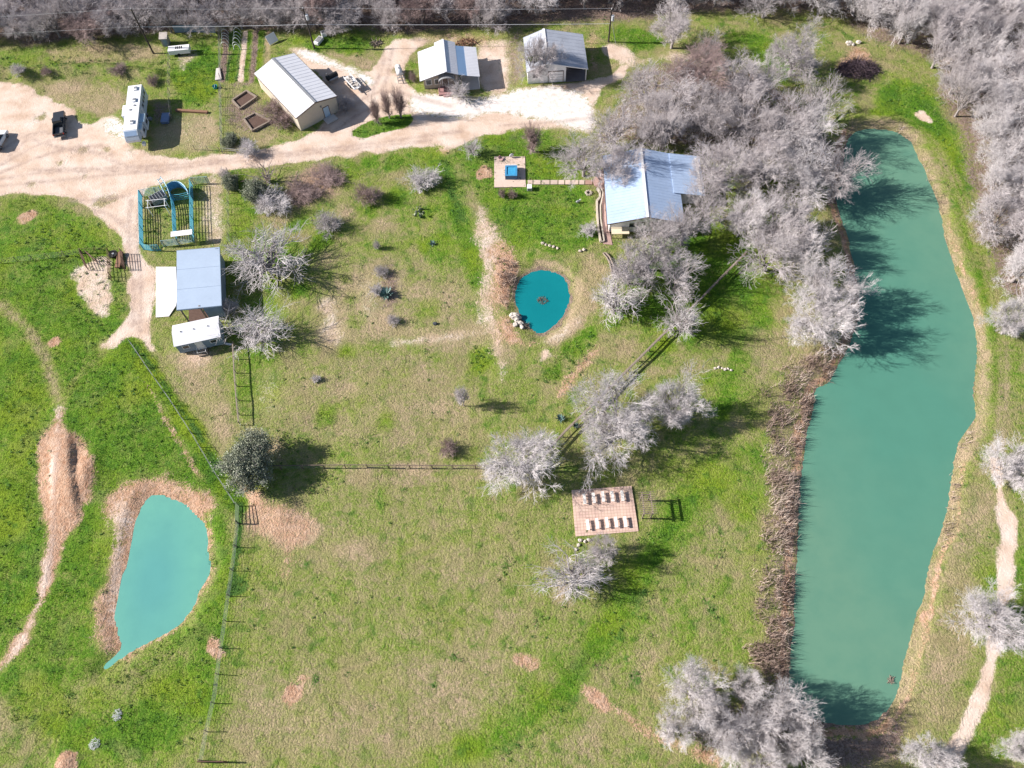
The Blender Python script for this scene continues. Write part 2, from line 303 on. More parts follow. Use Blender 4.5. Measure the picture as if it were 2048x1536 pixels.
# trails and worn ground to the west
zone('red', [(124,818),(130,850),(152,876),(172,892),(186,910),(194,942),(190,985),(172,1010),(156,1042),(134,1075),(121,1110),(106,1150),(95,1190),(70,1240),(50,1290),(10,1332),(-30,1370),(-30,1350),(0,1330),(40,1270),(68,1215),(84,1160),(93,1100),(90,1060),(78,1020),(74,985),(76,930),(86,880),(102,850),(114,822)], .95, .5, warp=.6)
trail('dirt', [(112,740),(118,820),(112,900),(105,1000),(100,1080),(92,1160),(70,1230),(40,1290),(0,1345)], 1.1, .62, .5, False); trail('rut', [(120,830),(118,920),(112,1000),(104,1080),(96,1160)], .4, 1, .5, False, .2)
trail('dry', [(0,610),(50,650),(95,720),(116,800)], 1.6, .7, .8); trail('dry', [(116,810),(150,760),(210,700)], 1.2, .5, .7, False)
trail('red', [(275,730),(310,790),(340,850),(370,900),(400,955)], .7, .7, .4); trail('weed', [(268,690),(330,790),(385,880),(430,950)], .8, .7, .5, False); trail('weed', [(284,735),(340,815),(400,905),(455,985)], .7, .65, .5, False); trail('lush', [(255,700),(300,790),(350,880),(385,950)], 1.2, 1.1, .8, False); trail('weed', [(225,740),(240,800),(235,860)], .5, .5, .5, False); trail('dry', [(300,720),(370,820),(430,930),(470,985)], 2.6, .85, .6); trail('red', [(435,930),(470,985),(500,1000)], 2.0, .8, .6, False)
zone('red', [(425,915),(470,960),(510,985),(600,1000),(640,1050),(620,1090),(580,1130),(590,1165),(560,1170),(560,1110),(510,1080),(490,1045),(480,1000),(440,960)], .6, .9); zone('dry', [(500,1000),(640,1040),(630,1090),(560,1110),(500,1060)], .9, 1.0, False)
zone('red', [(222,972),(270,958),(340,948),(372,955),(395,975),(428,990),(434,1010),(425,1030),(405,1035),(421,1060),(426,1130),(404,1195),(362,1255),(300,1292),(250,1320),(215,1300),(192,1270),(182,1220),(205,1180),(212,1100),(228,1050),(203,1020)], .75, .8)
zone('dry', [(190,1180),(240,1060),(262,1060),(236,1230),(210,1290)], .6, .8, False); zone('dirt', [(215,1000),(265,985),(268,1060),(250,1150),(236,1240),(215,1270),(205,1180)], .55, .9, False)
zone('dirt', [(145,525),(200,508),(222,508),(224,560),(228,590),(215,630),(195,637),(178,630),(172,600),(150,570),(140,545)], .62, .5); zone('litter', [(145,525),(200,508),(222,508),(224,560),(228,590),(215,630),(195,637),(178,630),(172,600),(150,570),(140,545)], .25, .5, False)
for x, y, r, v in ((62,427,9,.8),(110,682,10,.8),(190,1495,6,.3),(130,1528,18,.9),(425,1287,6,.7),(437,1310,6,.7),(337,1357,6,.6),(585,1385,20,.8),(600,1360,14,.7),(1040,1318,8,.6),(1070,1328,14,.6),(580,1203,5,.9),(1183,1332,17,.8),(45,440,12,.5),(1025,1030,14,.3),(1050,1060,10,.3)):
    patch('red', x, y, r, v, .5)
zone('red', [(1135,1357),(1160,1352),(1180,1365),(1210,1395),(1225,1425),(1180,1395),(1150,1380)], .85, .4); trail('red', [(1200,1400),(1250,1440),(1310,1475),(1400,1510),(1440,1530)], .9, .7, .5); trail('red', [(1230,1410),(1290,1455),(1330,1465),(1420,1510)], .7, .5, .5)
trail('dry', [(480,1205),(600,1225),(760,1250),(1000,1330),(1140,1360)], 1.0, .35, 1, False)
# worn strip beside the round pond
zone('dirt', [(942,400),(975,410),(992,450),(1006,490),(1004,560),(992,600),(1006,650),(1012,690),(1016,755),(1003,770),(990,750),(986,690),(956,655),(953,600),(958,520),(946,440)], .55, .9); zone('red', [(948,410),(978,420),(1000,480),(1012,560),(1004,640),(1012,760),(996,755),(985,680),(955,640),(956,520)], .55, 1.0, False)
zone('red', [(995,492),(1034,498),(1040,545),(1030,590),(1020,620),(995,610),(996,540)], .9, .8); zone('dry', [(1060,525),(1110,520),(1150,545),(1185,590),(1190,640),(1130,690),(1080,690),(1110,660),(1145,610),(1140,560),(1110,535)], .9, .8)
zone('red', [(1040,670),(1080,680),(1070,700),(1010,690),(1005,640),(1025,640)], .7, .8); zone('dry', [(1150,505),(1200,505),(1222,545),(1200,580),(1160,540)], .8, .7)
trail('red', [(1195,695),(1150,750),(1120,785)], 1.6, .7, .7); patch('dirt', 1090, 713, 16, .8, .7); patch('red', 967, 347, 20, .9, .4)
trail('dry', [(800,660),(880,672),(960,662)], 2.2, .9, .7, False); patch('litter', 770, 600, 25, .4, .8); zone('litter', [(755,520),(798,525),(795,650),(760,640)], .45, .8, False); zone('dirt', [(640,600),(670,590),(690,640),(680,690),(630,680)], .3, 1.5, False)
trail('lush', [(258,690),(300,738),(345,800),(392,878),(432,946),(474,1010)], 2.6, 1.1, .8); trail('weed', [(270,690),(312,745),(360,815),(405,885),(445,950)], .6, .8, .5, False)
trail('weed', [(480,1010),(479,1048),(471,1120),(463,1185)], .8, .8, .5, False); trail('lush', [(935,1505),(1040,1455),(1140,1375),(1240,1225),(1335,1065),(1410,960)], 2.6, .9, 1.8, True); trail('weed', [(1180,1365),(1262,1230),(1290,1180)], .7, .62, .6, False); trail('weed', [(1010,1500),(1110,1440),(1150,1400)], 1.6, .5, 1.0, False)  # first strip: green weeds, with the fence's dark shadow painted into their colour
trail('lush', [(1440,830),(1455,760),(1480,715)], 2.6, 1.0, 1.0, False); trail('lush', [(880,300),(900,380),(935,470),(955,560)], 3.0, .9, 1.5, False); trail('weed', [(885,310),(905,390),(930,440)], 2.0, .6, 1.2, False)
trail('dirt', [(790,686),(880,676),(960,664),(995,670)], 1.6, .55, .9, False); trail('dirt', [(800,520),(796,600),(795,650)], .5, .45, .5, False); trail('dry', [(690,960),(985,952)], 1.4, .6, .8, False)
zone('dirt', [(630,590),(672,585),(692,640),(684,700),(640,690)], .55, 1.4, False); zone('dirt', [(545,570),(590,575),(595,630),(555,640)], .4, 1.2, False); zone('dirt', [(500,740),(560,720),(580,800),(540,860),(500,820)], .38, 1.6, False); zone('dirt', [(700,560),(760,520),(762,640),(720,660)], .4, 1.4, False); zone('litter', [(762,520),(800,524),(798,600),(790,650),(765,645)], .62, .8, False)
zone('dirt', [(1060,690),(1130,690),(1180,640),(1150,620),(1100,670)], .5, 1.0, False); zone('dirt', [(400,350),(456,345),(458,490),(395,490)], .5, 1.0, False); zone('dirt', [(345,690),(440,690),(430,730),(360,740)], .5, 1.0, False); zone('litter', [(300,650),(345,650),(345,700),(310,700)], .3, .8, False)
for x, y, r in ((165,300,10),(80,235,9),(120,325,8),(215,300,9),(310,300,8),(60,370,8),(170,355,7),(200,405,12),(230,395,6),(160,420,9),(745,110,9),(790,140,7),(260,300,9)): patch('dry', x, y, r, .75, 1.2)
for x, y, r in ((570,700,16),(660,520,14),(745,640,18),(610,770,16),(700,780,20),(830,760,16),(880,820,14),(540,900,12),(770,450,14),(905,590,16),(890,640,12),(840,590,16),(560,440,14),(690,430,10),(620,360,14),(1010,700,10),(1250,700,14),(1480,640,12),(1580,620,14),(1120,1180,12),(700,1110,14),(900,1150,16),(1000,1230,12),(1300,1330,12),(1180,1480,14),(780,1480,18),(560,1480,14),(660,1400,12)): patch('dry', x, y, r*1.5, .8, 2.2, False)
for x, y, r in ((600,700,10),(560,800,10),(780,760,12),(850,700,12),(930,880,14),(860,870,10),(640,870,12),(740,880,12),(900,400,10),(960,560,8),(1090,420,12),(1010,450,12),(640,1240,16),(720,1180,14),(820,1120,16),(560,1060,12),(1010,1130,14),(1080,1240,12),(950,1290,12),(1440,900,12),(1490,1010,12),(1440,1120,10),(30,1420,20),(140,1400,22),(320,1400,20),(100,560,14),(60,700,14),(300,860,12),(330,930,12),(160,1180,12)): patch('weed', x, y, r, .42, 1.6, False)
# lake rims, east path
for pond, rim, cls, v in ((LAKE, 1.7, 'red', .75), (ROUND, 1.0, 'dry', .6)):
    pl = chaikin(G2(pond, -.5), 2); w = window(pl, rim+3); d = sdf(pl, XX[w], YY[w])+WARP[w]*.6; lay(cls, v*smooth(rim+.5, rim-.5, d), w, True); lay('litter', .62*smooth(.95, .45, d), w, True)
zone('dry', [(1700,240),(1760,232),(1830,250),(1870,310),(1895,400),(1915,500),(1950,590),(1985,680),(1985,800),(1970,870),(1930,920),(1920,1000),(1890,1100),(1860,1200),(1830,1330),(1800,1440),(1780,1430),(1800,1340),(1850,1150),(1900,960),(1915,880),(1950,840),(1945,800),(1953,700),(1930,600),(1890,480),(1860,370),(1838,320),(1800,268),(1700,262)], .85, .8)
zone('litter', [(1625,700),(1690,680),(1650,780),(1640,800),(1620,860),(1605,960),(1600,1100),(1596,1250),(1580,1380),(1540,1400),(1500,1380),(1510,1250),(1530,1150),(1540,1000),(1530,880),(1540,780)], .48, 1.2, False, wide=.5)
trail('dirt', [(1992,925),(2003,1000),(2018,1060)], 1.6, .9, .4); trail('dirt', [(2018,1040),(2016,1110),(2008,1190)], 2.2, 1, .4); trail('dirt', [(2008,1180),(1990,1290),(1968,1380),(1942,1440),(1915,1490),(1890,1530)], 1.5, .95, .4)
for off in (-5, 7): trail('dry', [(1720+off,243),(1800,235-off),(1846,262-off),(1888+off,310),(1920+off,380),(1945+off,450),(1968+off,520),(1988+off,590),(2004+off,680),(2008+off,780),(1995+off,900)], .7, .8, .5, False)
patch('dirt', 1845, 232, 12, .8, .6); trail('dry', [(1300,745),(1400,740),(1500,730),(1610,700)], 1.2, .5, .8, False)
zone('red', [(1700,95),(1740,90),(1755,120),(1740,150),(1690,150),(1665,125)], .7, .8)
zone('litter', [(445,62),(548,66),(528,120),(505,170),(446,172)], .5, .8, False)
for x, c, wd in ((452,'litter',1.1),(462,'weed',.5),(473,'lush',1.3),(482,'weed',.5),(491,'dirt',1.1),(500,'lush',.9),(506,'weed',.45),(512,'litter',1.0),(523,'lush',1.3),(531,'weed',.45),(538,'dry',1.2)): trail(c, [(x,64),(x-3,110),(x-8,160)], wd, .95, .35, True, .3)
for pts in ([(0,330),(90,280),(150,275)],[(0,345),(110,300),(200,290)],[(20,310),(70,262),(120,270)],[(770,100),(760,150),(745,180)],[(785,95),(775,150),(765,185)],[(0,372),(200,352),(420,328),(640,305),(860,280)],[(60,340),(300,335),(520,312),(760,285),(920,262)],[(283,395),(268,480),(282,560),(280,660)],[(262,400),(255,470),(268,560),(266,650)],[(0,300),(60,265),(110,262)],[(0,358),(120,338),(300,345),(440,325)],[(1000,250),(1100,245),(1180,235)],[(640,262),(700,210),(760,180),(800,185),(900,212)],[(660,270),(720,222),(790,205)],[(160,290),(240,330),(330,345)],[(140,400),(200,400),(255,390)],[(180,420),(230,430),(262,470)],[(40,270),(130,300),(230,310)]):
    trail('rut', pts, .5, 1, .6, False, .3)
zone('red', [(860,285),(900,290),(905,305),(890,320),(878,300)], .6, .6)

ZZ = (vnoise(XX, YY, 7, 21)-.5)*.16 + (vnoise(XX, YY, 2.2, 22)-.5)*.10
bare = np.clip(MASK['dirt']+MASK['pale'], 0, 1); ZZ *= 1-.8*bare; ZZ -= .06
WATER_Z = -.5; pond_near = np.full(SH, 99.)
for pond in (LAKE, ROUND, WEST):
    pl = chaikin(G2(pond, WATER_Z), 2); w = window(pl, 6); d = sdf(pl, XX[w], YY[w]) + WARP[w]*.22; pond_near[w] = np.minimum(pond_near[w], d)
    k = smooth(2.4, 0, d); ZZ[w] = np.where(d < 2.4, ZZ[w]*(1-k) + WATER_Z*k, ZZ[w]); ZZ[w] = np.where(d < 0, WATER_Z + np.maximum(d*.55, -1.4), ZZ[w])
# the dug mound west: long crest with a steep east side
cr = G2([(122,830),(128,880),(130,940),(136,990),(140,1040)], 1.0)
w = window(cr, 9); dd = sdf(cr, XX[w], YY[w], False); cx = np.interp(YY[w], [q[1] for q in cr][::-1], [q[0] for q in cr][::-1])
endf = smooth(0, 8, YY[w]-cr[-1][1]+2)*smooth(0, 9, cr[0][1]-YY[w]+1); side = XX[w]-cx
ZZ[w] += .8*endf*np.where(side > 0, smooth(1.3, .2, side), smooth(-5.0, .0, side))*(.95+.1*vnoise(XX[w], YY[w], 1.0, 33))
c2 = P(172, 945); w = window([tuple(c2[:2])], 4); ZZ[w] += .7*np.exp(-((XX[w]-c2[0])**2/2.2+(YY[w]-c2[1])**2/9))
for x, y, r, h in ((530,990,2.2,.5),(48,152,1.4,.8),(560,1030,1.8,.35),(130,1528,1.3,.5)):
    c = P(x, y); w = window([tuple(c[:2])], r*2.5); ZZ[w] += h*np.exp(-((XX[w]-c[0])**2+(YY[w]-c[1])**2)/(r*r))
bank = G2([(0,148),(120,140),(200,137),(310,150)]); w = window(bank, 6); ZZ[w] += .8*smooth(2.2, 0, sdf(bank, XX[w], YY[w], False))
far = smooth(110, 300, np.hypot(XX, YY-75)-60); ZZ *= 1-far
NXg, NYg = len(GX), len(GY); idx = np.arange(NXg*NYg).reshape(SH)
GF = np.stack([idx[:-1, :-1], idx[:-1, 1:], idx[1:, 1:], idx[1:, :-1]], -1).reshape(-1, 4)
GV = np.stack([XX, YY, ZZ], -1).reshape(-1, 3)

def ground_material():
    t = NT('ground'); pos = t.n('NewGeometry').outputs['Position']
    n_big = t.noise(pos, .045, 3, .55); n_mid = t.noise(pos, .28, 4, .6); n_sm = t.noise(pos, 1.1, 4, .65, .4); n_fine = t.noise(pos, 3.6, 3, .65); n_grain = t.noise(pos, 9, 2, .6)
    A = {c: t.attr(c) for c in CLS}
    g = t.math('MULTIPLY_ADD', A['lush'], .36, .425); g = t.math('MULTIPLY_ADD', A['dry'], -.42, g)
    for nz, k in ((n_big, .42), (n_mid, .66), (n_sm, .72), (n_fine, .72)): g = t.math('MULTIPLY_ADD', t.math('SUBTRACT', nz, .5), k, g)
    grass = t.ramp(g, [(0.0, (.37, .285, .19)), (.18, (.275, .24, .13)), (.36, (.225, .235, .085)), (.52, (.165, .22, .045)), (.72, (.095, .195, .016)), (1, (.038, .11, .011))])
    yel = t.ramp(t.noise(pos, .12, 3, .5), [(.48, (0, 0, 0)), (.66, (1, 1, 1))])
    grass = t.mix(t.math('MULTIPLY', yel, t.math('MULTIPLY_ADD', A['lush'], .5, .24)), grass, (.185, .25, .018))
    dk = t.ramp(t.noise(pos, .55, 4, .6, .5), [(.53, (0, 0, 0)), (.68, (.75, .75, .75))]); grass = t.mix(t.math('MULTIPLY', dk, t.math('SUBTRACT', 1.0, A['dry'], clamp=True)), grass, (.055, .135, .018))
    st = t.ramp(t.noise(pos, .21, 4, .6, .6), [(.52, (0, 0, 0)), (.68, (.9, .9, .9))]); grass = t.mix(t.math('MULTIPLY', st, t.math('SUBTRACT', 1.0, A['lush'], clamp=True)), grass, (.275, .232, .125))
    def fac(c, k=1.0):
        f = t.math('MULTIPLY_ADD', t.math('SUBTRACT', n_sm, .5), .75*k, A[c]); f = t.math('MULTIPLY_ADD', t.math('SUBTRACT', n_fine, .5), .9*k, f); f = t.math('MULTIPLY_ADD', t.math('SUBTRACT', n_grain, .5), .55*k, f)
        return t.ramp(f, [(.33, (0, 0, 0)), (.62, (1, 1, 1))])
    c = t.mix(fac('weed'), grass, t.ramp(n_fine, [(.35, (.03, .085, .02)), (.65, (.085, .17, .03))]))
    c = t.mix(fac('litter', 1.2), c, t.ramp(n_fine, [(.3, (.13, .085, .07)), (.5, (.22, .16, .135)), (.72, (.30, .235, .20))]))
    c = t.mix(fac('red', 1.1), c, t.ramp(n_sm, [(.3, (.34, .185, .115)), (.5, (.43, .275, .19)), (.7, (.50, .355, .265))]))
    c = t.mix(fac('dirt', .7), c, t.ramp(n_mid, [(.3, (.46, .335, .255)), (.5, (.57, .45, .37)), (.7, (.62, .53, .47))]))
    c = t.mix(fac('pale', .9), c, t.ramp(n_sm, [(.3, (.54, .47, .43)), (.55, (.68, .635, .61))]))
    c = t.mix(t.math('MULTIPLY', A['rut'], t.ramp(n_sm, [(.35, (.3, .3, .3)), (.6, (1, 1, 1))])), c, (.33, .245, .21))
    grain = t.ramp(n_grain, [(.28, (.5, .5, .5)), (.5, (1, 1, 1)), (.75, (1.32, 1.32, 1.28))])
    soft = t.math('SUBTRACT', 1.0, t.math('MULTIPLY', t.math('ADD', A['dirt'], A['pale'], clamp=True), .72))
    c = t.mix(soft, c, t.mix(1.0, c, grain, 'MULTIPLY'))
    t.l(c, t.b.inputs['Base Color']); t.b.inputs['Roughness'].default_value = .95; t.b.inputs['Specular IOR Level'].default_value = .1
    h = t.math('MULTIPLY_ADD', n_grain, .4, t.math('ADD', n_sm, n_fine)); t.put(t.n('Value').outputs[0], 0) if False else None
    b = t.n('Bump'); b.inputs['Distance'].default_value = .22; t.l(t.math('MULTIPLY_ADD', soft, .85, .06), b.inputs['Strength']); t.l(h, b.inputs['Height']); t.l(b.outputs[0], t.b.inputs['Normal'])
    return t.m
GM = ground_material()
ground = npmesh('ground', GV, GF, GM, None, {c: MASK[c] for c in CLS}, True); tag(ground, 'grassy ground with bare soil patches around the ponds', kind='structure')
def sheet(name, label, sel, lift):                # the part of the ground that is a road or path, laid just above it
    keep = sel.reshape(-1)[GF].min(1) > .5; f = GF[keep]; u, inv = np.unique(f, return_inverse=True); v = GV[u].copy(); v[:, 2] += lift
    o = npmesh(name, v, inv.reshape(f.shape), GM, None, {c: MASK[c].reshape(-1)[u] for c in CLS}, True); tag(o, label, kind='structure')
road_band = (YY > 60)
sheet('dirt_road', 'sandy dirt road and parking area', np.where(road_band & (XX < 40), MASK['dirt'], 0), .012)
sheet('gravel_drive', 'pale gravel drive in front of the houses', np.where(road_band & (XX > -60), MASK['pale'], 0), .02)
sheet('path', 'narrow sandy path along the east side of the lake', np.where((XX > 45) & (YY < 60), MASK['dirt'], 0), .012)
sheet('dirt_track', 'red brown dirt track over the western mound', np.where((XX < -42) & (YY < 60), MASK['dirt'], 0), .012)

def height(x, y):
    i = np.clip(np.searchsorted(GX, x)-1, 0, NXg-2); j = np.clip(np.searchsorted(GY, y)-1, 0, NYg-2)
    fx = (x-GX[i])/(GX[i+1]-GX[i]); fy = (y-GY[j])/(GY[j+1]-GY[j])
    return (ZZ[j, i]*(1-fx)+ZZ[j, i+1]*fx)*(1-fy)+(ZZ[j+1, i]*(1-fx)+ZZ[j+1, i+1]*fx)*fy
def at(px, py):                                   # survey point on the ground surface
    p = P(px, py); p = P(px, py, float(height(p[0], p[1]))); return p
def sample(field, x, y):
    i = np.clip(np.searchsorted(GX, x), 0, NXg-1); j = np.clip(np.searchsorted(GY, y), 0, NYg-1); return field[j, i]

# ------------------------------------------------------------------ water
def water_mat(name, c1, c2, ctr, half):
    t = NT(name); pos = t.n('NewGeometry').outputs['Position']
    v = t.n('VectorMath', operation='SUBTRACT'); t.l(pos, v.inputs[0]); v.inputs[1].default_value = (ctr[0], ctr[1], WATER_Z); u = t.n('VectorMath', operation='DIVIDE'); t.l(v.outputs[0], u.inputs[0]); u.inputs[1].default_value = (half[0], half[1], 1)
    ln = t.n('VectorMath', operation='LENGTH'); t.l(u.outputs[0], ln.inputs[0]); e = t.math('MULTIPLY_ADD', t.math('SUBTRACT', t.noise(pos, .06, 4, .55), .5), .9, ln.outputs['Value'])
    c = t.mix(t.ramp(e, [(.3, (0, 0, 0)), (1.05, (1, 1, 1))]), c1, c2); c = t.mix(t.ramp(t.noise(pos, .35, 3, .6), [(.4, (0, 0, 0)), (.75, (.35, .35, .35))]), c, tuple(k*.86 for k in c1)); t.l(c, t.b.inputs['Base Color'])
    t.b.inputs['Roughness'].default_value = .12; t.b.inputs['IOR'].default_value = 1.33; t.b.inputs['Specular IOR Level'].default_value = .35
    t.bump(t.noise(pos, 1.2, 3, .5), .12, .04); return t.m
for nm, lab, pond, c1, c2 in (('lake_water', 'long murky green lake', LAKE, (.072, .210, .158), (.108, .225, .160)), ('round_pond_water', 'small round teal pond', ROUND, (.005, .165, .19), (.006, .175, .20)), ('west_pond_water', 'pale turquoise pond in the west pasture', WEST, (.095, .29, .275), (.12, .335, .275))):
    pl = G2(pond, WATER_Z); c = np.mean(pl, 0); ring = chaikin(pl, 2)
    big = []
    for i, q in enumerate(ring):
        a, b = np.array(ring[i-1]), np.array(ring[(i+1) % len(ring)]); tn = (b-a)/(np.linalg.norm(b-a)+1e-9); nr = np.array([tn[1], -tn[0]])
        big.append((np.array(q), nr))
    area = sum(ring[i][0]*ring[(i+1) % len(ring)][1]-ring[(i+1) % len(ring)][0]*ring[i][1] for i in range(len(ring))); sg = 1 if area > 0 else -1
    pts = [tuple(q+nr*sg*.35) for q, nr in big]
    mb = MB(); mb.add([(x, y, WATER_Z) for x, y in pts], [tuple(range(len(pts)))[::sg]]); tag(mb.build(nm, water_mat(nm, c1, c2, c, (np.ptp([q[0] for q in pl])/2, np.ptp([q[1] for q in pl])/2))), lab, kind='structure')
# ------------------------------------------------------------------ buildings
m_cream = M('cream_metal_siding', (.56, .50, .42), .55, .08, .6); m_white = M('white_paint', (.74, .74, .76), .45, .08, .8); m_wroof = M('white_metal_roof', (.66, .67, .72), .38, .10, .35, spec=.4)
m_broof = M('pale_blue_metal_roof', (.37, .48, .67), .4, .16, .3, spec=.4); m_groof = M('grey_metal_roof', (.40, .43, .50), .45, .22, .4); m_bwall = M('blue_grey_siding', (.20, .27, .36), .55, .12, .6)
m_dark = M('dark_interior', (.035, .033, .035), .9); m_glass = M('window_glass', (.03, .04, .05), .08, .1, spec=.6); m_trim = M('brown_trim', (.16, .12, .10), .6); m_grey = M('grey_metal', (.28, .29, .31), .5, .2, 2, .2)
m_door = M('pale_blue_door', (.42, .55, .68), .5, .06); m_conc = M('concrete', (.60, .56, .53), .85, .16, .5, bump=.01); m_stone = M('pale_limestone', (.50, .44, .37), .9, .3, 2.2, bump=.03)
m_wood = M('weathered_wood', (.27, .22, .18), .85, .3, 3, bump=.01); m_redwood = M('brown_timber', (.25, .14, .09), .85, .3, 3); m_black = M('black_rubber', (.02, .02, .02), .8); m_soil = M('dark_soil', (.12, .075, .06), .95, .35, 3, bump=.03)
m_rust = M('rusty_pipe', (.13, .075, .055), .8, .3, 4); m_brick = M('red_brick', (.34, .16, .13), .85, .25, 4)
def ribs(mb, quad, step, w=.035, h=.025):          # raised seams of a metal roof, from the eave up (quad: eave a, eave b, top b, top a)
    a, b, c, d = [Vector(q) for q in quad]; n = max(1, int((b-a).length/step)); nr = (b-a).cross(d-a).normalized()
    for i in range(n+1):
        t = min(max(i/n, .004), .996); mb.beam(a.lerp(b, t)+nr*h*.5, d.lerp(c, t)+nr*h*.5, w, h, up=nr)
def slope(mb, quad, t=.08, step=.9): mb.slab(quad, t); ribs(mb, quad, step)
def add_window(name, parent, c, w, h, axis='x', frame=None, glass=None, sgn=-1):
    fr = MB(); d = .06; (x, y, z) = c
    def bx(mb, cx, cz, sx, sz, th, off):
        if axis == 'x': mb.box((x+cx, y+sgn*off, z+cz), (sx, th, sz))
        else: mb.box((x+sgn*off, y+cx, z+cz), (th, sx, sz))
    for cx, cz, sx, sz in ((0, h/2, w+.16, .08), (0, -h/2, w+.16, .08), (-w/2, 0, .08, h-.08), (w/2, 0, .08, h-.08)): bx(fr, cx, cz, sx, sz, .07, .03)
    f = fr.build(name, frame or m_white, parent); g = MB(); bx(g, 0, 0, w-.08, h-.08, .03, .018); g.build('pane', glass or m_glass, f); return f
def door(parent, c, w, h, mat, axis='x', sgn=-1, frame=None):
    fr = MB(); x, y, z = c
    for cx, cz, sx, sz in ((0, h+.04, w+.2, .1), (-w/2-.05, h/2, .1, h), (w/2+.05, h/2, .1, h)): fr.box((x+cx, y+sgn*.04, z+cz), (sx, .1, sz))
    dm = MB(); dm.box((x, y+sgn*.02, z+h/2), (w, .06, h)); o = dm.build('door', mat, parent); fr.build('frame', frame or m_trim, o)
    MB().ball((x+w*.38, y+sgn*.09, z+h*.48), .04, 8, 5).build('handle', m_grey, o); return o
def walls(mb, w, d, e, r, xr=0.0): mb.yprism([(-w/2, -.1), (w/2, -.1), (w/2, e), (xr, r), (-w/2, e)], -d/2, d/2)
# long metal workshop by the road
c, w, d, a = fit([(512.5,147,3.2),(589.4,105,3.2),(670,193,3.2),(590.7,238,3.2)])
t = thing('metal_workshop', 'long cream metal workshop with white gabled roof and pale blue door', 'workshop', (*c, 0), a); e, r = 3.2, 4.2; w -= .3; d -= .3
mb = MB(); walls(mb, w, d, e, r)
for i in range(int(w/.6)): mb.box((-w/2+.3+i*.6, -d/2-.012, 1.55), (.05, .03, 3.05))
for i in range(int(d/.6)): mb.box((w/2+.012, -d/2+.3+i*.6, 1.55), (.03, .05, 3.05)); mb.box((-w/2-.012, -d/2+.3+i*.6, 1.55), (.03, .05, 3.05))
mb.build('wall', m_cream, t)
ov = .22; s = (r-e)/(w/2); zl = e-ov*s
mb = MB(); slope(mb, [(-w/2-ov, d/2+ov, zl+.1), (-w/2-ov, -d/2-ov, zl+.1), (0, -d/2-ov, r+.1), (0, d/2+ov, r+.1)], .08, .9); slope(mb, [(w/2+ov, -d/2-ov, zl+.1), (w/2+ov, d/2+ov, zl+.1), (0, d/2+ov, r+.1), (0, -d/2-ov, r+.1)], .08, .9)
mb.build('roof', m_wroof, t); MB().box((0, 0, r+.13), (.45, d+2*ov+.04, .06)).build('ridge_cap', m_grey, t)
mb = MB()
for sx in (-1, 1): mb.beam((sx*(w/2+ov+.02), -d/2-ov-.03, zl), (0, -d/2-ov-.03, r), .05, .2); mb.beam((sx*(w/2+ov+.04), -d/2-ov, zl+.0), (sx*(w/2+ov+.04), d/2+ov, zl+.0), .08, .14)
mb.build('gutter', m_trim, t); door(t, (w*.2, -d/2, .05), 1.1, 2.15, m_door)
MB().box((w*.1, -d/2-.14, 2.75), (.22, .22, .28)).build('wall_lamp', m_grey, t)
MB().box((w*.2, -d/2-.9, .03), (2.2, 1.6, .12)).build('door_step', m_conc, t)
mb = MB(); mb.box((-w*.1, d/2+.03, 1.4), (3.4, .08, 2.8)); mb.build('garage_door', m_white, t)

# white house with carport (second house from the workshop)
c, w, d, a = fit([(836,104,2.8),(952,93,2.6),(957,151,2.6),(839,163,2.8)]); a = math.radians(3.5)
t = thing('white_house', 'small white roofed house with barrel porch gable and carport, beside the pale drive', 'house', (*c, 0), a); L, R = -w/2, w/2; xr = -.05*w; b0, b1 = -d/2, d/2; xm = 1.45
mb = MB(); mb.yprism([(L+.6, -.1), (xm, -.1), (xm, 3.05), (xr, 3.95), (L+.6, 2.75)], b0+1.0, b1-.3); mb.build('wall', M('tan_siding', (.36, .31, .27), .7, .12, .8), t)
mb = MB(); slope(mb, [(L, b1, 2.7), (L, b0, 2.7), (xr, b0, 4.2), (xr, b1, 4.2)]); slope(mb, [(L+3.2, b1+.9, 3.62), (L+3.2, b1+.01, 3.62), (xr, b1+.01, 4.2), (xr, b1+.9, 4.2)], .07, .45); mb.build('roof', m_wroof, t)
mb = MB(); slope(mb, [(xm+.2, b0, 3.35), (xm+.2, b1+.9, 3.35), (xr, b1+.9, 4.21), (xr, b0, 4.21)], .07, .45); mb.build('roof', m_wroof, t); MB().box((xr, .45, 4.24), (.4, d+.95, .06)).build('ridge_cap', m_wroof, t)
MB().slab([(xm+1.75, b0, 2.98), (xm+1.75, b1, 2.98), (xm+.2, b1, 3.34), (xm+.2, b0, 3.34)], .05).build('roof_panel', M('blue_roof_sheet', (.16, .26, .42), .4, .1, .5), t)
mb = MB(); slope(mb, [(R+.1, b0-.1, 2.55), (R+.1, b1, 2.55), (xm+1.75, b1, 3.0), (xm+1.75, b0-.1, 3.0)], .06, .38); mb.build('carport_roof', m_groof if False else m_wroof, t)
for y in (b0+.1, 0, b1-.2): MB().box((R-.1, y, 1.25), (.12, .12, 2.5)).build('post', m_white, t)
mb = MB(); pr = [(math.cos(q)*1.5, 2.5+math.sin(q)*.8) for q in [math.pi*i/10 for i in range(11)]]; pin = [(x*.93, 2.5+(z-2.5)*.92-.06) for x, z in pr]
for (x0, z0), (x1, z1), (x2, z2), (x3, z3) in zip(pr, pr[1:], pin, pin[1:]): mb.yprism([(xr+x0, z0), (xr+x1, z1), (xr+x3, z3), (xr+x2, z2)], b0-.5, b0+1.05)
mb.build('porch_arch', m_grey, t); mb = MB(); mb.box((xr-.3, b0+.1, .12), (2.9, 2.4, .3)); mb.box((xr-.3, b0-1.3, .05), (1.3, .5, .2)); mb.build('porch_floor', M('pink_brick_floor', (.36, .2, .2), .8, .2, 4), t)
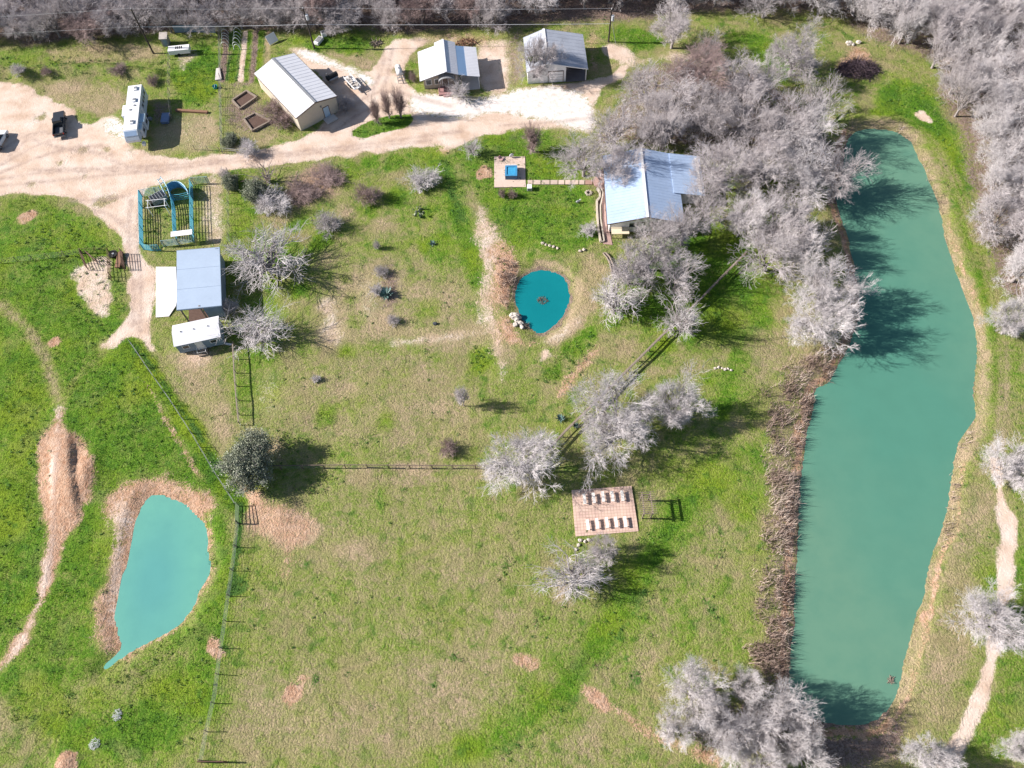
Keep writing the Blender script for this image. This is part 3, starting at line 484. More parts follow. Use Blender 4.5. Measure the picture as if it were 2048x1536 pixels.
for x in (xr-1.5, xr+1.1): MB().box((x, b0-.4, 1.3), (.14, .14, 2.5)).build('post', m_wood, t)
door(t, (xr-.3, b0+.985, .25), .95, 2.05, m_trim, frame=m_white)
for x in (L+1.5, L+3.1): add_window('window', t, (x, b0+.99, 1.5), 1.0, 1.1)
MB().box((R-1.6, b0-.1+2.8, .03), (3.2, 6.0, .1)).build('carport_floor', m_conc, t)

# house with garage door and open bay
c1, w1, d1, a1 = fit([(1048,66,3),(1085,58,4.4),(1094,128,4.4),(1055,135,3)]); c2, w2, d2, a2 = fit([(1085,58,4.4),(1163,70,2.8),(1174,138,2.8),(1094,128,4.4)]); dg = 9.4; c = (c2*w2+c1*w1)/(w1+w2)
t = thing('garage_house', 'grey gabled house with white garage door and open bay under the mistletoe tree', 'house', (*c, 0), math.radians(.5)); wl, wr = 3.6+.2, 7.2; L = -(wl+wr)/2; xr = L+wl; R = -L; b0, b1 = -dg/2, dg/2
mb = MB(); mb.yprism([(L+.25, -.1), (xr+3.4, -.1), (xr+3.4, 3.45), (xr, 4.2), (L+.25, 2.85)], b0+.3, b1-.3); mb.box((R-.3, b1-3.4, 1.25), (.12, 6.2, 2.7)); mb.box(((xr+3.45+R)/2, b1-.4, 1.25), (R-xr-3.8, .12, 2.7)); mb.build('wall', m_white, t)
mb = MB(); slope(mb, [(L, b1, 2.75), (L, b0, 2.75), (xr, b0, 4.35), (xr, b1, 4.35)]); slope(mb, [(R+.15, b0, 2.7), (R+.15, b1, 2.7), (xr, b1, 4.35), (xr, b0, 4.35)]); mb.build('roof', m_groof, t)
MB().box((xr, 0, 4.38), (.4, dg+.02, .06)).build('ridge_cap', m_white, t); mb = MB(); mb.beam((R+.18, b0-.02, 2.62), (xr, b0-.02, 4.27), .05, .2); mb.beam((L, b0-.02, 2.67), (xr, b0-.02, 4.27), .05, .2); mb.build('trim', m_white, t)
gd = MB().box((xr+1.55, b0+.27, 1.15), (2.6, .08, 2.2)).build('garage_door', m_white, t); mb = MB()
for z in (.55, 1.1, 1.65): mb.box((xr+1.55, b0+.22, z), (2.6, .02, .03))
for q in ((xr+.18, 1.2, .1, 2.4), (xr+2.92, 1.2, .1, 2.4), (xr+1.55, 2.35, 2.64, .12)): mb.box((q[0], b0+.25, q[1]), (q[2], .1, q[3]))
mb.build('frame', m_trim, gd)
for y in (b0+.2, b0+3.2): MB().box((R-.15, y, 1.3), (.14, .14, 2.7)).build('post', m_white, t)
MB().box(((xr+3.45+R)/2, b0+3.4, .04), (R-xr-3.5, 6.6, .12)).build('bay_floor', M('dark_slab', (.16, .15, .16), .8, .2, 1), t)
add_window('window', t, (L+1.6, b0+.29, 1.6), 1.0, .9)

# main house by the grove
c, w, d, a = fit([(1210,320,3),(1345,300,3),(1368,432,3),(1218,455,3)]); a = math.radians(-3)
t = thing('main_house', 'large house with pale blue metal roof and white gable, shaded by the grove', 'house', (*c, 0), a); w, d = 12.2, 14.7; xr = .1; e, r = 2.8, 4.3; b0, b1 = -d/2, d/2
mb = MB(); mb.yprism([(-w/2+.5, -.1), (w/2-.4, -.1), (w/2-.4, e), (xr, r-.1), (-w/2+.5, e)], b0+.8, b1-.5); mb.box((w/2+1.6, 3.0, 1.2), (3.9, 7.6, 2.6)); mb.build('wall', m_white, t)
mb = MB(); slope(mb, [(-w/2, b1, e-.05), (-w/2, b0, e-.05), (xr, b0, r+.05), (xr, b1, r+.05)], .09, .6); slope(mb, [(w/2, b0, e-.05), (w/2, b1, e-.05), (xr, b1, r+.05), (xr, b0, r+.05)], .09, .6); mb.build('roof', m_broof, t)
mb = MB(); slope(mb, [(w/2+4.0, -1.4, 2.35), (w/2+4.0, b1-.1, 2.35), (w/2-1.2, b1-.1, 3.2), (w/2-1.2, -1.4, 3.2)], .08, .6); mb.build('wing_roof', m_broof, t)
MB().box((xr, 0, r+.08), (.4, d+.02, .06)).build('ridge_cap', m_white, t); mb = MB()
for sx, x1 in ((-w/2, xr), (w/2, xr)): mb.beam((sx, b0-.03, e-.12), (x1, b0-.03, r-.02), .05, .18)
mb.beam((-w/2-.04, b0, e-.1), (-w/2-.04, b1, e-.1), .1, .14); mb.build('gutter', m_trim, t)
for x in (1.6, 3.7): add_window('window', t, (x, b0+.78, 1.6), 1.7, 1.0, frame=m_trim)
add_window('window', t, (-2.0, b0+.78, 1.6), 1.0, 1.0); door(t, (-.6, b0+.79, .1), .95, 2.05, m_white)
MB().box((-w/2+2.2, b0+.1, 1.1), (2.8, 1.5, .12)).build('deck', M('cream_boards', (.66, .58, .44), .7, .1, 2), t)
for x, y in ((-w/2+.9, b0-.55), (-w/2+3.5, b0-.55), (-w/2+.9, b0+.6), (-w/2+3.5, b0+.6)): MB().box((x, y, .5), (.12, .12, 1.08)).build('deck_post', m_wood, t)
for y in (b0+.6, -2.2, 2.0, b1-.8): MB().box((-w/2+.2, y, 1.35), (.13, .13, 2.72)).build('post', m_wood, t)
MB().tube((-2.4, 3.4, 3.2), (-2.4, 3.4, 4.3), .09).build('vent_pipe', m_grey, t)

# blue shed-roofed barn, open to the west, and its slab
c, w, d, a = fit([(353,501,4.0),(437.5,494,3.2),(443,611,3.2),(354,620,4.0)])
t = thing('pole_barn', 'pale blue shed roofed barn beside white concrete slab', 'barn', (*c, 0), a)
mb = MB(); mb.box((w/2-.3, .1, 1.5), (.1, d-.7, 3.1)); mb.box((.1, d/2-.3, 1.6), (w-.7, .1, 3.3)); mb.box((1.6, -d/2+.35, 1.5), (w/2-.6, .1, 3.1)); mb.build('wall', m_bwall, t)
mb = MB(); slope(mb, [(w/2, -d/2, 3.15), (w/2, d/2, 3.15), (-w/2, d/2, 4.05), (-w/2, -d/2, 4.05)], .09, 3.0); mb.build('roof', M('blue_barn_roof', (.46, .56, .70), .4, .08, .3), t)
mb = MB(); mb.box((w/2+.04, 0, 3.06), (.08, d+.04, .2)); mb.box((0, -d/2-.03, 3.5), (.3, .05, .1)); mb.beam((w/2, -d/2-.03, 3.06), (-w/2, -d/2-.03, 3.96), .05, .2); mb.build('gutter', m_bwall, t)
for y in (-d/2+.35, -d/6, d/6, d/2-.4): MB().box((-w/2+.35, y, 1.9), (.18, .18, 3.9)).build('post', m_wood, t)
MB().box((0, -d/2+.35, 1.8), (.18, .18, 3.7)).build('post', m_wood, t); MB().box((-.2, 0, -.02), (w-.9, d-.9, .06)).build('floor', m_soil, t)
q = G2([(312,534),(352,534),(355,596),(352,612),(338,633),(312,635)]); tag(MB().prism(q, -.2, .07).build('concrete_slab', M('white_concrete', (.78, .74, .73), .85, .12, .35)), 'white concrete slab in front of the open blue barn', kind='structure')

# white cabin south of the barn
c, w, d, a = fit([(344,650,3.1),(431,628,3.1),(443,678,2.7),(348,687,2.7)])
a = math.radians(11); t = thing('cabin', 'white roofed portable cabin with blue grey front and steps, below the blue barn', 'cabin', (*c, 0), a); w, d = 6.9, 3.7
mb = MB(); mb.xprism([(-d/2+.15, .35), (d/2-.15, .35), (d/2-.15, 2.75), (.3, 3.0), (-d/2+.15, 2.55)], -w/2+.15, w/2-.15); mb.build('wall', m_bwall, t)
mb = MB(); mb.slab([(-w/2, -d/2, 2.55), (w/2, -d/2, 2.55), (w/2, .3, 3.1), (-w/2, .3, 3.1)], .07); mb.slab([(-w/2, .3, 3.1), (w/2, .3, 3.1), (w/2, d/2, 2.78), (-w/2, d/2, 2.78)], .07); mb.build('roof', m_wroof, t)
for x in (-2.2, -.3, 1.8): MB().ball((x, .2, 3.13), (.1, .1, .1), 8, 5).build('vent', m_grey, t)
for x in (-2.0, 2.1): add_window('window', t, (x, -d/2+.14, 1.7), .95, .75)
door(t, (0, -d/2+.14, .4), .9, 1.95, m_white, frame=m_white); mb = MB(); mb.box((0, -d/2-.25, .2), (1.3, .7, .4)); mb.box((0, -d/2-.75, .1), (1.3, .4, .2)); mb.build('steps', m_wood, t)
mb = MB()
for x in (-.62, .62): mb.tube((x, -d/2-.9, 0), (x, -d/2-.9, 1.0), .03); mb.tube((x, -d/2+.1, .4), (x, -d/2+.1, 1.35), .03); mb.tube((x, -d/2-.9, 1.0), (x, -d/2+.1, 1.35), .03)
mb.tube((-.62, -d/2-.9, 1.0), (.62, -d/2-.9, 1.0), .02); mb.build('railing', m_white, t)
for x in (-2.9, -1, 1, 2.9):
    for y in (-1.3, 1.3): MB().box((x, y, .17), (.4, .4, .36)).build('pier', m_conc, t)
# small grey shed far left by the wood, and the metal sheet fence behind it
p = at(334,88); t = thing('garden_shed', 'tiny grey lean-to shed at the wood edge beside the white box trailer', 'shed', p, math.radians(4))
MB().box((0, 0, .9), (1.25, 1.5, 1.8)).build('wall', m_grey, t); mb = MB(); mb.slab([(-.75, -.9, 1.85), (.75, -.9, 1.75), (.75, .9, 1.95), (-.75, .9, 2.05)], .06); mb.build('roof', M('tan_sheet', (.52, .47, .43), .6), t); MB().box((.1, -.77, .8), (.7, .05, 1.5)).build('door', m_bwall, t)

# ------------------------------------------------------------------ vehicles
def wheel(parent, x, y, r=.38, w=.25):
    s = 1 if x > 0 else -1; o = MB().tube((x-s*w/2, y, r), (x+s*w/2, y, r), r, r, 18).build('wheel', m_black, parent); MB().tube((x+s*w/2, y, r), (x+s*(w/2+.02), y, r), r*.6, r*.55, 12).build('rim', m_grey, o)
p = P(118,247,.8); t = thing('pickup_truck', 'black crew cab pickup truck with open bed parked on the sandy lot', 'pickup', (p[0], p[1], 0), math.radians(12))
m_blk = M('black_car_paint', (.03, .034, .042), .22, .1, spec=.6); m_red = M('red_lamp', (.5, .03, .02), .3); m_lamp = M('headlamp', (.7, .7, .72), .2)
mb = MB(); mb.box((0, 1.95, .82), (1.92, 1.7, .62)); mb.box((0, .3, .8), (1.96, 1.65, .66)); mb.xprism([(1.1, 1.13), (2.75, 1.09), (2.82, 1.02), (1.1, 1.02)], -.88, .88); mb.box((0, -1.7, .52), (1.9, 2.4, .12))
for s in (-1, 1): mb.box((s*.9, -1.7, .86), (.14, 2.4, .6))
mb.box((0, -.55, .88), (1.72, .12, .62)); mb.build('body', m_blk, t, bevel=.05)
mb = MB(); mb.xprism([(1.15, 1.12), (.55, 1.72), (-.45, 1.74), (-.62, 1.12)], -.8, .8); mb.build('cab', m_glass, t, bevel=.05); MB().box((0, .05, 1.77), (1.42, 1.05, .07)).build('roof', m_blk, t, bevel=.02)
tg = MB().box((0, -2.93, .88), (1.72, .07, .56)).build('tailgate', m_blk, t, bevel=.02); MB().box((0, -2.98, 1.0), (.3, .03, .08)).build('handle', m_grey, tg)
MB().box((0, -3.06, .55), (1.86, .16, .18)).build('bumper', m_grey, t); MB().box((0, 2.86, .55), (1.9, .14, .24)).build('bumper', m_grey, t); MB().box((0, 2.83, .88), (1.0, .06, .34)).build('grille', m_grey, t); MB().box((0, -1.7, .60), (1.6, 2.3, .03)).build('bed_liner', M('bed_liner', (.13, .14, .16), .8), t)
for s in (-1, 1):
    MB().box((s*.76, 2.82, .9), (.36, .06, .22)).build('headlight', m_lamp, t); MB().box((s*.87, -2.98, .95), (.16, .05, .34)).build('taillight', m_red, t); MB().box((s*1.06, .85, 1.18), (.2, .12, .18)).build('mirror', m_blk, t)
    wheel(t, s*.88, 1.85); wheel(t, s*.88, -1.8)
p = P(2,279,.7); t = thing('white_car', 'white estate car cut off by the left edge of the sandy lot', 'car', (p[0]-.6, p[1], 0), math.radians(-8)); m_wcar = M('white_car_paint', (.72, .74, .76), .22, .05, spec=.6)
mb = MB(); mb.xprism([(-2.35, .32), (2.35, .32), (2.4, .72), (2.2, .86), (1.1, .96), (-2.3, 1.0), (-2.42, .7)], -.92, .92); mb.build('body', m_wcar, t, bevel=.06); mb = MB(); mb.xprism([(1.15, .95), (.45, 1.46), (-1.9, 1.5), (-2.3, .98)], -.78, .78); mb.build('cabin', m_glass, t, bevel=.04)
mb = MB(); mb.box((0, -.75, 1.5), (1.4, 2.2, .06)); mb.build('roof', m_wcar, t, bevel=.02)
for s in (-1, 1):
    mb = MB()
    for y0, y1 in ((1.1, .5), (-.6, -.6), (-2.2, -1.85)): mb.beam((s*.8, y0, .97), (s*.72, y1, 1.5), .06, .1)
    mb.build('pillar', m_wcar, t); MB().box((s*.68, 2.33, .68), (.36, .1, .16)).build('headlight', m_lamp, t); MB().box((s*.75, -2.38, .82), (.22, .06, .24)).build('taillight', m_red, t); MB().box((s*1.0, .85, 1.0), (.18, .1, .14)).build('mirror', m_wcar, t); wheel(t, s*.84, 1.45, .34, .22); wheel(t, s*.84, -1.45, .34, .22)
# travel trailer
c, w, d, a = fit([(250,168,3.4),(276,168,3.4),(280,268,3.4),(254,268,3.4)]); t = thing('travel_trailer', 'long white travel trailer with slide-outs and rounded blue nose', 'trailer', (*c, 0), math.radians(6)); w, d = 2.45, 12.2
m_rv = M('trailer_white', (.74, .75, .78), .4, .05, .5); m_rvside = M('trailer_side', (.52, .58, .66), .35, .08, .5)
mb = MB(); mb.xprism([(d/2, .75), (d/2, 3.3), (d/2-.15, 3.42), (-d/2+.6, 3.42), (-d/2-.1, 2.9), (-d/2-.5, 2.1), (-d/2-.35, 1.55), (-d/2+2.2, 1.45), (-d/2+2.4, .75)], -w/2, w/2); mb.build('body', m_rvside, t, bevel=.06)
MB().box((0, .25, 3.45), (w-.06, d-.9, .06)).build('roof', m_rv, t); MB().slab([(-w/2+.2, -d/2-.16, 2.86), (w/2-.2, -d/2-.16, 2.86), (w/2-.2, -d/2+.5, 3.38), (-w/2+.2, -d/2+.5, 3.38)], .05).build('front_window', M('blue_tint', (.26, .36, .52), .2, .2), t)
for s, y, l, dp in ((-1, .2, 2.6, .75), (1, -2.2, 2.0, .8), (1, -4.2, 1.6, .5)):
    o = MB().box((s*(w/2+dp/2), y, 2.0), (dp, l, 1.9)).build('slide_out', m_rvside, t, bevel=.03); MB().box((s*(w/2+dp/2), y, 2.98), (dp+.06, l+.08, .06)).build('slide_roof', m_rv if s < 0 else M('slide_blue', (.45, .6, .72), .4), o); add_window('window', o, (s*(w/2+dp), y, 2.1), l*.5, .6, 'y', m_grey, sgn=s)
for y in (4.9, 1.9, -3.6): o = MB().box((.2, y, 3.6), (.7, .95, .24)).build('air_conditioner', m_rv, t, bevel=.06); MB().box((.2, y+.05, 3.74), (.45, .5, .04)).build('grille', m_grey, o)
for x, y in ((.35, .6), (-.3, -.4)): MB().box((x, y, 3.53), (.34, .34, .12)).build('roof_vent', m_grey, t)
for y, l in ((5.0, .7), (3.8, .5), (2.8, .5), (1.7, .6)): add_window('window', t, (w/2, y, 2.4), l, .55, 'y', m_grey, sgn=1)
dm = MB().box((w/2+.02, .6, 1.85), (.05, .7, 1.85)).build('door', m_rv, t); MB().box((w/2+.06, .85, 1.9), (.04, .06, .14)).build('handle', m_grey, dm); mb = MB(); mb.box((w/2+.35, .6, .35), (.6, .7, .08)); mb.box((w/2+.6, .6, .15), (.4, .7, .06)); mb.build('steps', m_grey, t)
for s in (-1, 1):
    for y in (.9, 1.9): wheel(t, s*(w/2-.16), y-.2, .36, .22)
MB().beam((0, -d/2+1.4, 1.3), (0, -d/2+1.4, .0), .12, .12).build('landing_leg', m_grey, t); MB().box((w/2-.05, -d/2+.2, .55), (.5, .7, .5)).build('storage_box', m_rv, t)
# white box trailer by the wood
p = P(358,98,1.0); t = thing('box_trailer', 'low white box trailer with dark roof marks beside the tiny shed', 'trailer', (p[0], p[1], 0), math.radians(4)); MB().box((0, 0, .85), (4.0, 1.5, .9)).build('body', m_white, t, bevel=.05); mb = MB()
for x in (-.5, -.15, .2, .55): mb.box((x, .05, 1.31), (.2, .75, .03))
mb.build('roof_vent', m_dark, t); MB().beam((2.0, 0, .4), (3.1, 0, .4), .1, .1).build('tow_bar', m_grey, t)
for s in (-1, 1):
    o = MB().tube((-.2, s*.78, .3), (-.2, s*.62, .3), .3, .3, 14).build('wheel', m_black, t)
# flatbed trailer with scrap near the workshop
p = P(705,166,.5); t = thing('flatbed_trailer', 'white flatbed trailer loaded with pale scrap on the gravel', 'trailer', (p[0], p[1], 0), math.radians(-57)); mb = MB(); mb.box((0, 0, .62), (4.0, 1.4, .1))
for s in (-1, 1): mb.beam((-2, s*.7, .95), (2, s*.7, .95), .08, .1); [mb.box((x, s*.7, .8), (.08, .08, .3)) for x in (-1.9, -.7, .6, 1.9)]
mb.beam((2.0, -.7, .95), (2.0, .7, .95), .08, .1); mb.build('bed', m_white, t); mb = MB(); q = random.Random(3)
for i in range(16): mb.box((q.uniform(-1.7, 1.7), q.uniform(-.5, .5), .78+q.random()*.15), (q.uniform(.2, .7), q.uniform(.15, .4), q.uniform(.1, .3)), q.random()*3)
mb.build('load', M('mixed_scrap', (.55, .5, .46), .8, .5, 3), t); MB().beam((2.0, 0, .5), (3.2, 0, .45), .1, .1).build('tow_bar', m_grey, t)
for s in (-1, 1):
    for x in (-.4, .35): MB().tube((x, s*.82, .32), (x, s*.66, .32), .32, .32, 14).build('wheel', m_black, t)
# dark smoker trailer in the workshop's shade
p = at(666,160); t = thing('barrel_smoker', 'black barrel smoker on a stand in the shade of the workshop', 'smoker', p, math.radians(35)); MB().tube((-1.1, 0, .9), (1.1, 0, .9), .48, .48, 16).build('barrel', M('black_iron', (.02, .02, .022), .6), t); mb = MB()
for x in (-.8, .8):
    for y in (-.35, .35): mb.beam((x, y, 0), (x, y, .7), .07, .07)
mb.build('stand', m_grey, t); MB().tube((-.9, 0, 1.3), (-.9, 0, 2.0), .08).build('chimney', m_grey, t); MB().box((0, -.62, .75), (1.8, .3, .04)).build('shelf', m_conc, t)
# water tank on a frame
p = at(801,155); t = thing('water_tank', 'white horizontal tank with dark metal frame beside the small house', 'tank', p, math.radians(12)); MB().tube((0, -.2, .95), (0, 1.9, .95), .55, .55, 18).build('tank', m_white, t, True); mb = MB()
for x in (-.6, .6):
    mb.beam((x, -1.6, .55), (x, 2.0, .45), .09, .09); [mb.beam((x, y, 0), (x, y, 1.2 if y < 0 else .5), .08, .08) for y in (-1.5, -.6, 1.6)]
for y, z in ((-1.5, 1.2), (-.6, 1.2), (-1.5, .55), (-.6, .55)): mb.beam((-.6, y, z), (.6, y, z), .07, .07)
mb.beam((-.6, -1.5, 1.2), (.6, -.6, 1.2), .06, .06); mb.build('frame', m_grey, t); MB().tube((0, .8, 1.45), (0, .8, 1.6), .18).build('cap', m_grey, t)
# ------------------------------------------------------------------ yard: patio, hot tub, walks, planter
def gpoly(pts, z=0): return [(x, y) for x, y in G2(pts, z)]
tag(MB().prism(gpoly([(988.5,313.5),(1050,313.5),(1051,362),(1052,374),(988.5,375)]), -.2, .06).build('patio', M('tan_concrete', (.60, .47, .40), .85, .15, .6)), 'square tan concrete patio under the hot tub', kind='structure')
c, w, d, a = fit([(1010.5,331,.9),(1034,331,.9),(1034,353,.9),(1010.5,353,.9)]); t = thing('hot_tub', 'square blue hot tub standing on the tan patio', 'hot tub', (*c, .06), a); w, d = 2.0, 2.3
mb = MB(); [mb.box(q, s) for q, s in (((0, -d/2+.08, .44), (w, .16, .88)), ((0, d/2-.08, .44), (w, .16, .88)), ((-w/2+.08, 0, .44), (.16, d-.32, .88)), ((w/2-.08, 0, .44), (.16, d-.32, .88)))]; mb.build('cabinet', M('tub_blue_side', (.05, .13, .25), .5), t)
mb = MB(); [mb.box(q, s) for q, s in (((0, -d/2+.12, .91), (w+.06, .3, .06)), ((0, d/2-.12, .91), (w+.06, .3, .06)), ((-w/2+.12, 0, .91), (.3, d-.54, .06)), ((w/2-.12, 0, .91), (.3, d-.54, .06)))]; mb.build('rim', M('tub_rim_blue', (.06, .26, .48), .3, .3, 3), t)
MB().box((0, 0, .80), (w-.35, d-.35, .06)).build('tub_water', M('tub_water', (.06, .36, .58), .1, .55, 2.5, col2=(.03, .16, .42)), t); MB().slab([(-.85, d/2+.35, .55), (.85, d/2+.35, .55), (.85, d/2+.02, .99), (-.85, d/2+.02, .99)], .1).build('folded_cover', m_white, t)
p = P(1023,313,.3); t = thing('satellite_dish', 'small white dish tipped over at the back edge of the patio', 'dish', (p[0], p[1], .06), .4); MB().ball((0, 0, .5), (.42, .12, .42), 14, 8).build('dish', m_white, t, True); MB().tube((0, .1, 0), (0, .05, .5), .05).build('mast', m_grey, t)
p = P(1003,320); t = thing('patio_chair', 'pink and grey folding chair lying at the patio back corner', 'chair', (p[0], p[1], .06), .9); MB().box((0, 0, .22), (.6, .55, .05)).build('seat', M('faded_pink', (.5, .3, .3)), t); MB().slab([(-.3, .3, .22), (.3, .3, .22), (.3, .5, .6), (-.3, .5, .6)], .05).build('backrest', M('faded_pink', (.5, .3, .3)), t)
for x, y in ((-.26, -.24), (.26, -.24), (-.26, .24), (.26, .24)): MB().beam((x, y, 0), (x, y, .2), .04, .04).build('leg', m_grey, t)
p = P(1059,375,.4); t = thing('electrical_box', 'white utility box at the patio corner beside the stepping slabs', 'utility box', (p[0], p[1], 0), -.05); MB().box((0, 0, .35), (.8, .9, .7)).build('cabinet', m_white, t, bevel=.03); MB().box((0, -.46, .35), (.66, .03, .55)).build('door', m_grey, t)
xs = [1054.5,1066,1082,1100,1116,1129.5,1142,1157.5,1169.5,1185.5]; slab0 = None
for i, (x0, x1) in enumerate(zip(xs, xs[1:])):
    q = gpoly([(x0+.9,360.5),(x1-.9,360.5),(x1-.9,369),(x0+.9,369)]); c = np.mean(q, 0); mt = M('paver_red', (.36, .23, .19), .85, .2, 2) if i == 8 else M('paver_tan', (.60, .48, .41), .85, .2, 1.2, perobj=.25)
    o = MB().prism([(x-c[0], y-c[1]) for x, y in q], -.1, .07).build('stepping_slab', mt); o.location = (c[0], c[1], 0)
    tag(o, 'reddish stepping slab at the house end of the slab walk' if i == 8 else 'tan stepping slab in the walk between patio and house', 'paving slab', 'stepping slabs between patio and house')
tag(MB().prism(gpoly([(1194,340),(1214,338),(1215,372),(1216,392),(1220,466),(1225,490),(1206,488),(1203,378),(1189,371),(1185,361),(1194,350)]), -.2, .05).build('brick_walk', M('pink_brick_walk', (.42, .28, .25), .85, .3, 2.5)), 'pink brick walk along the west eave of the main house', kind='structure')
t = thing('planter', 'long kinked planter bed with pale stone curbs beside the brick walk', 'planter', P(1198,430))
lp = [P(x, y)-np.array(P(1198,430)) for x, y in ((1194,379),(1199.5,386),(1199.5,397),(1193.5,404),(1194,427),(1196.5,461),(1201,485))]; rp = [P(x, y)-np.array(P(1198,430)) for x, y in ((1202.5,379),(1205.5,388),(1202.5,405),(1200.5,413),(1201,440),(1208,484))]
mb = MB(); [mb.beam((*a[:2], .2), (*b[:2], .2), .3, .5) for a, b in zip(lp, lp[1:])]; mb.build('curb', m_stone, t); mb = MB(); [mb.beam((*a[:2], .16), (*b[:2], .16), .22, .36) for a, b in zip(rp, rp[1:])]; mb.beam((*lp[-1][:2], .16), (*rp[-1][:2], .16), .2, .34); mb.build('curb', m_stone, t)
MB().prism([tuple(q[:2]) for q in lp]+[tuple(q[:2]) for q in rp[::-1]], -.1, .1).build('soil_bed', m_soil, t)
p = at(1177,386.5); t = thing('stone_ring', 'small ring of pale stones in the lawn near the planter', 'fire ring', p); mb = MB()
for i in range(9): mb.rock((math.cos(i*.7)*.45, math.sin(i*.7)*.45, .12), (.2, .16, .17), i)
mb.build('ring_stone', m_stone, t); MB().tube((0, 0, 0), (0, 0, .08), .36).build('ash_bed', m_black, t)
p = at(1156,405.5); t = thing('garden_ornament', 'grey and white bird shaped ornament standing in the lawn', 'ornament', p, .3); MB().ball((0, 0, .35), (.42, .2, .22), 12, 7).build('body', m_grey, t, True); MB().ball((.38, 0, .62), (.14, .1, .12), 10, 6).build('head', m_white, t, True); MB().box((0, 0, .1), (.3, .2, .22)).build('foot', m_grey, t)
# curving log steps south of the house
t = thing('garden_stairs', 'curving flight of log edged steps under the bare tree', 'stairs', P(1215,520))
o0 = np.array(P(1215,520)); l1 = [P(x, y)-o0 for x, y in ((1206,508),(1214,517),(1220,530),(1223,545),(1225,556))]; l2 = [P(x, y)-o0 for x, y in ((1212,507),(1219,515),(1225,528),(1228,541),(1229,553))]
for l in (l1, l2): mb = MB(); mb.path([(*q[:2], .22) for q in l], .12, 8); mb.build('side_log', m_wood, t)
for i in range(10):
    f = i/9*(len(l1)-1.01); k = int(f); a = l1[k]+(l1[k+1]-l1[k])*(f-k); b = l2[k]+(l2[k+1]-l2[k])*(f-k); MB().beam((*a[:2], .1), (*b[:2], .1), .35, .12).build('tread', m_wood, t)

# brick terrace with ten benches, pergola
def brick_mat():
    t = NT('terrace_brick'); g = t.n('TexCoord').outputs['Object']; b = t.n('TexBrick'); t.l(g, b.inputs['Vector']); b.inputs['Scale'].default_value = 1.0
    b.inputs['Brick Width'].default_value = .42; b.inputs['Row Height'].default_value = .42; b.offset = 0; b.inputs['Mortar Size'].default_value = .035; b.inputs['Color1'].default_value = (.56, .40, .34, 1); b.inputs['Color2'].default_value = (.46, .31, .27, 1); b.inputs['Mortar'].default_value = (.26, .17, .14, 1)
    n = t.noise(g, .6, 4, .6); c = t.mix(t.ramp(n, [(.3, (0, 0, 0)), (.7, (.6, .6, .6))]), b.outputs[0], (.62, .47, .37)); t.l(c, t.b.inputs['Base Color']); t.b.inputs['Roughness'].default_value = .9; return t.m
q = G2([(1143,980.5),(1263,972),(1277,1062.5),(1151,1073)]); c = np.mean(q, 0); o = MB().prism([(x-c[0], y-c[1]) for x, y in q], -.2, .06).build('brick_terrace', brick_mat()); o.location = (c[0], c[1], 0); tag(o, 'square pink brick terrace laid in a grid', kind='structure')
def bench(x, y, label):
    p = P(x, y, .45); t = thing('bench', label, 'bench', (p[0], p[1], .06), math.radians(2), 'white benches on the brick terrace')
    mb = MB(); [mb.box((k*.135, 0, .42), (.12, 1.45, .06)) for k in (-1, 0, 1)]; mb.build('seat', M('bench_white', (.76, .73, .70), .6, .1, 3), t)
    for s in (-1, 1): MB().box((0, s*.52, .2), (.34, .1, .39)).build('leg', M('bench_white', (.76, .73, .70)), t)
rows = [[(1169,997.6),(1187.4,995.8),(1206,993.3),(1224.8,992.7),(1244.8,991.5)], [(1175.6,1049.5),(1194.5,1047),(1214,1045),(1232.3,1044),(1250.6,1043.4)]]
ords = ['first', 'second', 'middle', 'fourth', 'last']; back = ['in the shade of the twiggy crown', 'second from the shaded corner', 'middle', 'second from the pergola end', 'at the pergola end']
for r, side in ((0, 'back'), (1, 'front')):
    for i, (x, y) in enumerate(rows[r]): bench(x, y, f'white bench in the terrace {side} row, {["at the end away from the pergola","second from the far end","in the middle of its row","second from the pergola end","at the end nearest the pergola"][i]}')
pp = [P(1280,1001), P(1296,1000), P(1284,1037), P(1301,1036)]; c = np.mean(pp, 0); t = thing('pergola', 'small open wooden pergola beside the brick terrace', 'pergola', c); q = [p-c for p in pp]; hh = 2.3
for v in q: MB().box((v[0], v[1], hh/2), (.14, .14, hh)).build('post', m_wood, t)
for a, b in ((0, 2), (1, 3)):
    d = (q[b]-q[a])*.12; MB().beam((*(q[a]-d)[:2], hh+.06), (*(q[b]+d)[:2], hh+.06), .1, .18).build('beam', m_wood, t)
for a, b in ((0, 1), (2, 3)): MB().beam((*q[a][:2], hh-.25), (*q[b][:2], hh-.25), .08, .12).build('tie', m_wood, t)
for a, b in ((0, 2), (2, 0), (1, 3), (3, 1)): d = (q[b]-q[a])*.2; MB().beam((*q[a][:2], hh-.6), (*(q[a]+d)[:2], hh), .07, .07).build('brace', m_wood, t)
for i in range(11):
    f = -.08+i*.116; a = q[0]+(q[2]-q[0])*f; b = q[1]+(q[3]-q[1])*f; d = (b-a)*.5; MB().beam((*(a-d)[:2], hh+.2), (*(b+d)[:2], hh+.2), .045, .1).build('rafter', m_wood, t)

